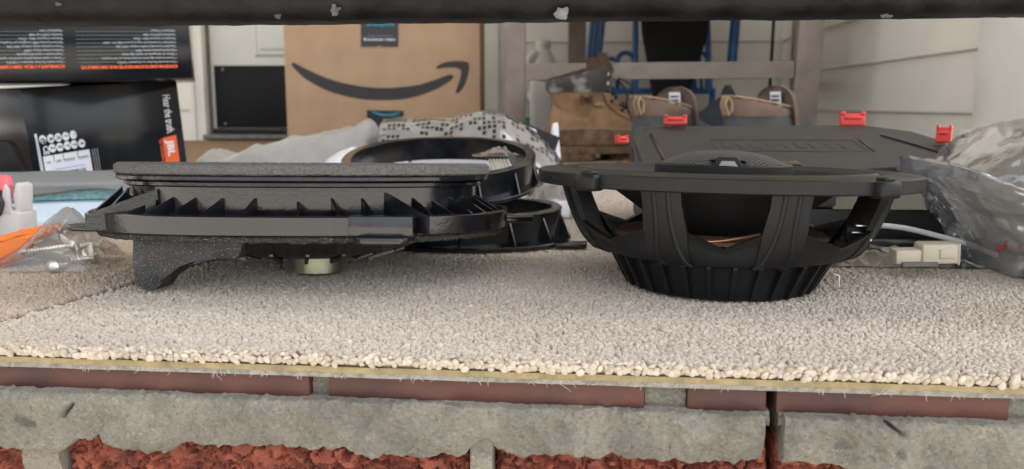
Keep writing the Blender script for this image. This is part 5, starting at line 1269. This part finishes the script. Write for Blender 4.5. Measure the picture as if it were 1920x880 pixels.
LEATHERL = mat('pale_leather', (.35, .205, .105), .85, col2=(.19, .11, .058), vscale=24, bump=.5, bscale=300)
boot_panel('heel_counter', radians(112), radians(248), lambda u: .030, lambda u: .112 - .030 * abs(u - .5) * 2, LEATHERL)
boot_panel('vamp', radians(-96), radians(96), lambda u: .030, lambda u: .058 + .016 * sin(pi * u), LEATHERD)
boot_panel('foxing', radians(180), radians(300), lambda u: .030, lambda u: .056 + .010 * sin(pi * u), LEATHERD, .0062)
boot_panel('eyelet_stay', radians(-72), radians(-28), lambda u: .070 + .012 * (1 - u), lambda u: .134, LEATHERL, .0035)
boot_panel('eyelet_stay', radians(28), radians(72), lambda u: .070 + .012 * u, lambda u: .134, LEATHERL, .0035)
box('side_tag', (.086, -.0450, .112), (.022, .003, .006), SHOET, bt, .001); box('red_tag', (.032, -.0440, .122), (.004, .003, .007), mat('dull_red_tag', (.30, .04, .03), .7), bt, .0006)
# dark leather patch brand mark: two crossing wedges pressed into the leather
for a in (.3, -.35):
    o = box('pressed_mark', (0, 0, 0), (.030, .0012, .007), LINING, bt, .0003); o.location = (.056, -.0450, .122); o.rotation_euler = (0, a, 0)

def low_shoe(px, py, Y, rz, lab):
    L = .27
    t, sl, _ = shoe('low_shoe', lab, 'shoe', (at(px, py, Y).x, Y, 0), rz, L, .11, (SHOEG, SOLE, mat('shoe_lining_taupe', (.17, .115, .085), .9, var=.2, vscale=60), SHOEB), True, 'pair of taupe shoes')
    # tall padded tongue rising in front of the collar, with a woven tag
    V = []; F = []; nu, nv = 16, 12; zt_ = .140
    for s in (0, 1):
        for j in range(nv + 1):
            for i in range(nu + 1):
                u, v = i / nu * 2 - 1, j / nv; wid = .042 * (1 - .30 * v ** 3) * sqrt(max(0.02, 1 - (max(0, v - .75) / .27) ** 2))
                V.append((.118 - .012 * u * u + .018 * v * (-.4) + s * .008, u * wid, .070 + (zt_ - .070) * v))
    st = (nu + 1) * (nv + 1)
    for s in (0, 1):
        for j in range(nv):
            for i in range(nu): a = s * st + j * (nu + 1) + i; F.append((a, a + 1, a + nu + 2, a + nu + 1))
    for i in range(nu): a = nv * (nu + 1) + i; F.append((a, a + 1, st + a + 1, st + a))
    for j in range(nv):
        for i in (0, nu): a = j * (nu + 1) + i; F.append((a, a + nu + 1, st + a + nu + 1, st + a))
    mesh('tongue', V, F, SHOEB, t, True, 50)
    o = box('tongue_tag', (0, 0, 0), (.0015, .022, .026), PAPER, t, .0004); o.location = (.106, .002, .118); o.rotation_euler = (0, radians(-8), 0)
    for k in range(3): 
        o2 = box('tag_print', (0, 0, 0), (.0006, .016, .003), INK, t); o2.location = (.1045, .002, .112 + .006 * k); o2.rotation_euler = (0, radians(-8), 0)
    for dy in (-.012, -.004): tube('heel_loop', smooth_path([(-.002, dy, .095), (-.010, dy, .110), (-.006, dy, .121), (.003, dy, .112), (.002, dy, .098)]), .0022, SHOET, t, 8)
    ed = []
    for k in range(25):
        th = pi * .25 + 2 * pi * .75 * k / 24; x, y = sup(.070, .034, th, 2.4); ed.append((.070 + x, y, .114 - .022 * ((.070 + x) / .14 - .45)))
    tube('collar_edging', ed, .0015, SHOET, t, 6)
    return t
low_shoe(1192, 220, 1.30, radians(44), 'taupe low shoe with heel loops standing beside the work boot')
low_shoe(1358, 222, 1.26, radians(28), 'taupe low shoe with white tongue tag standing beside the chair leg')
# slumped dark cloth between the shoes
ns = mound('dark_cloth', [(1290, 246), (1305, 214), (1330, 196), (1348, 182), (1357, 160), (1366, 160), (1374, 178), (1392, 192), (1402, 230), (1404, 246)], 1.62, .16, NAVY, 31., .006, .8, ridge=16)
tag(ns, 'slumped dark navy cloth bag behind the two low shoes', 'cloth bag')
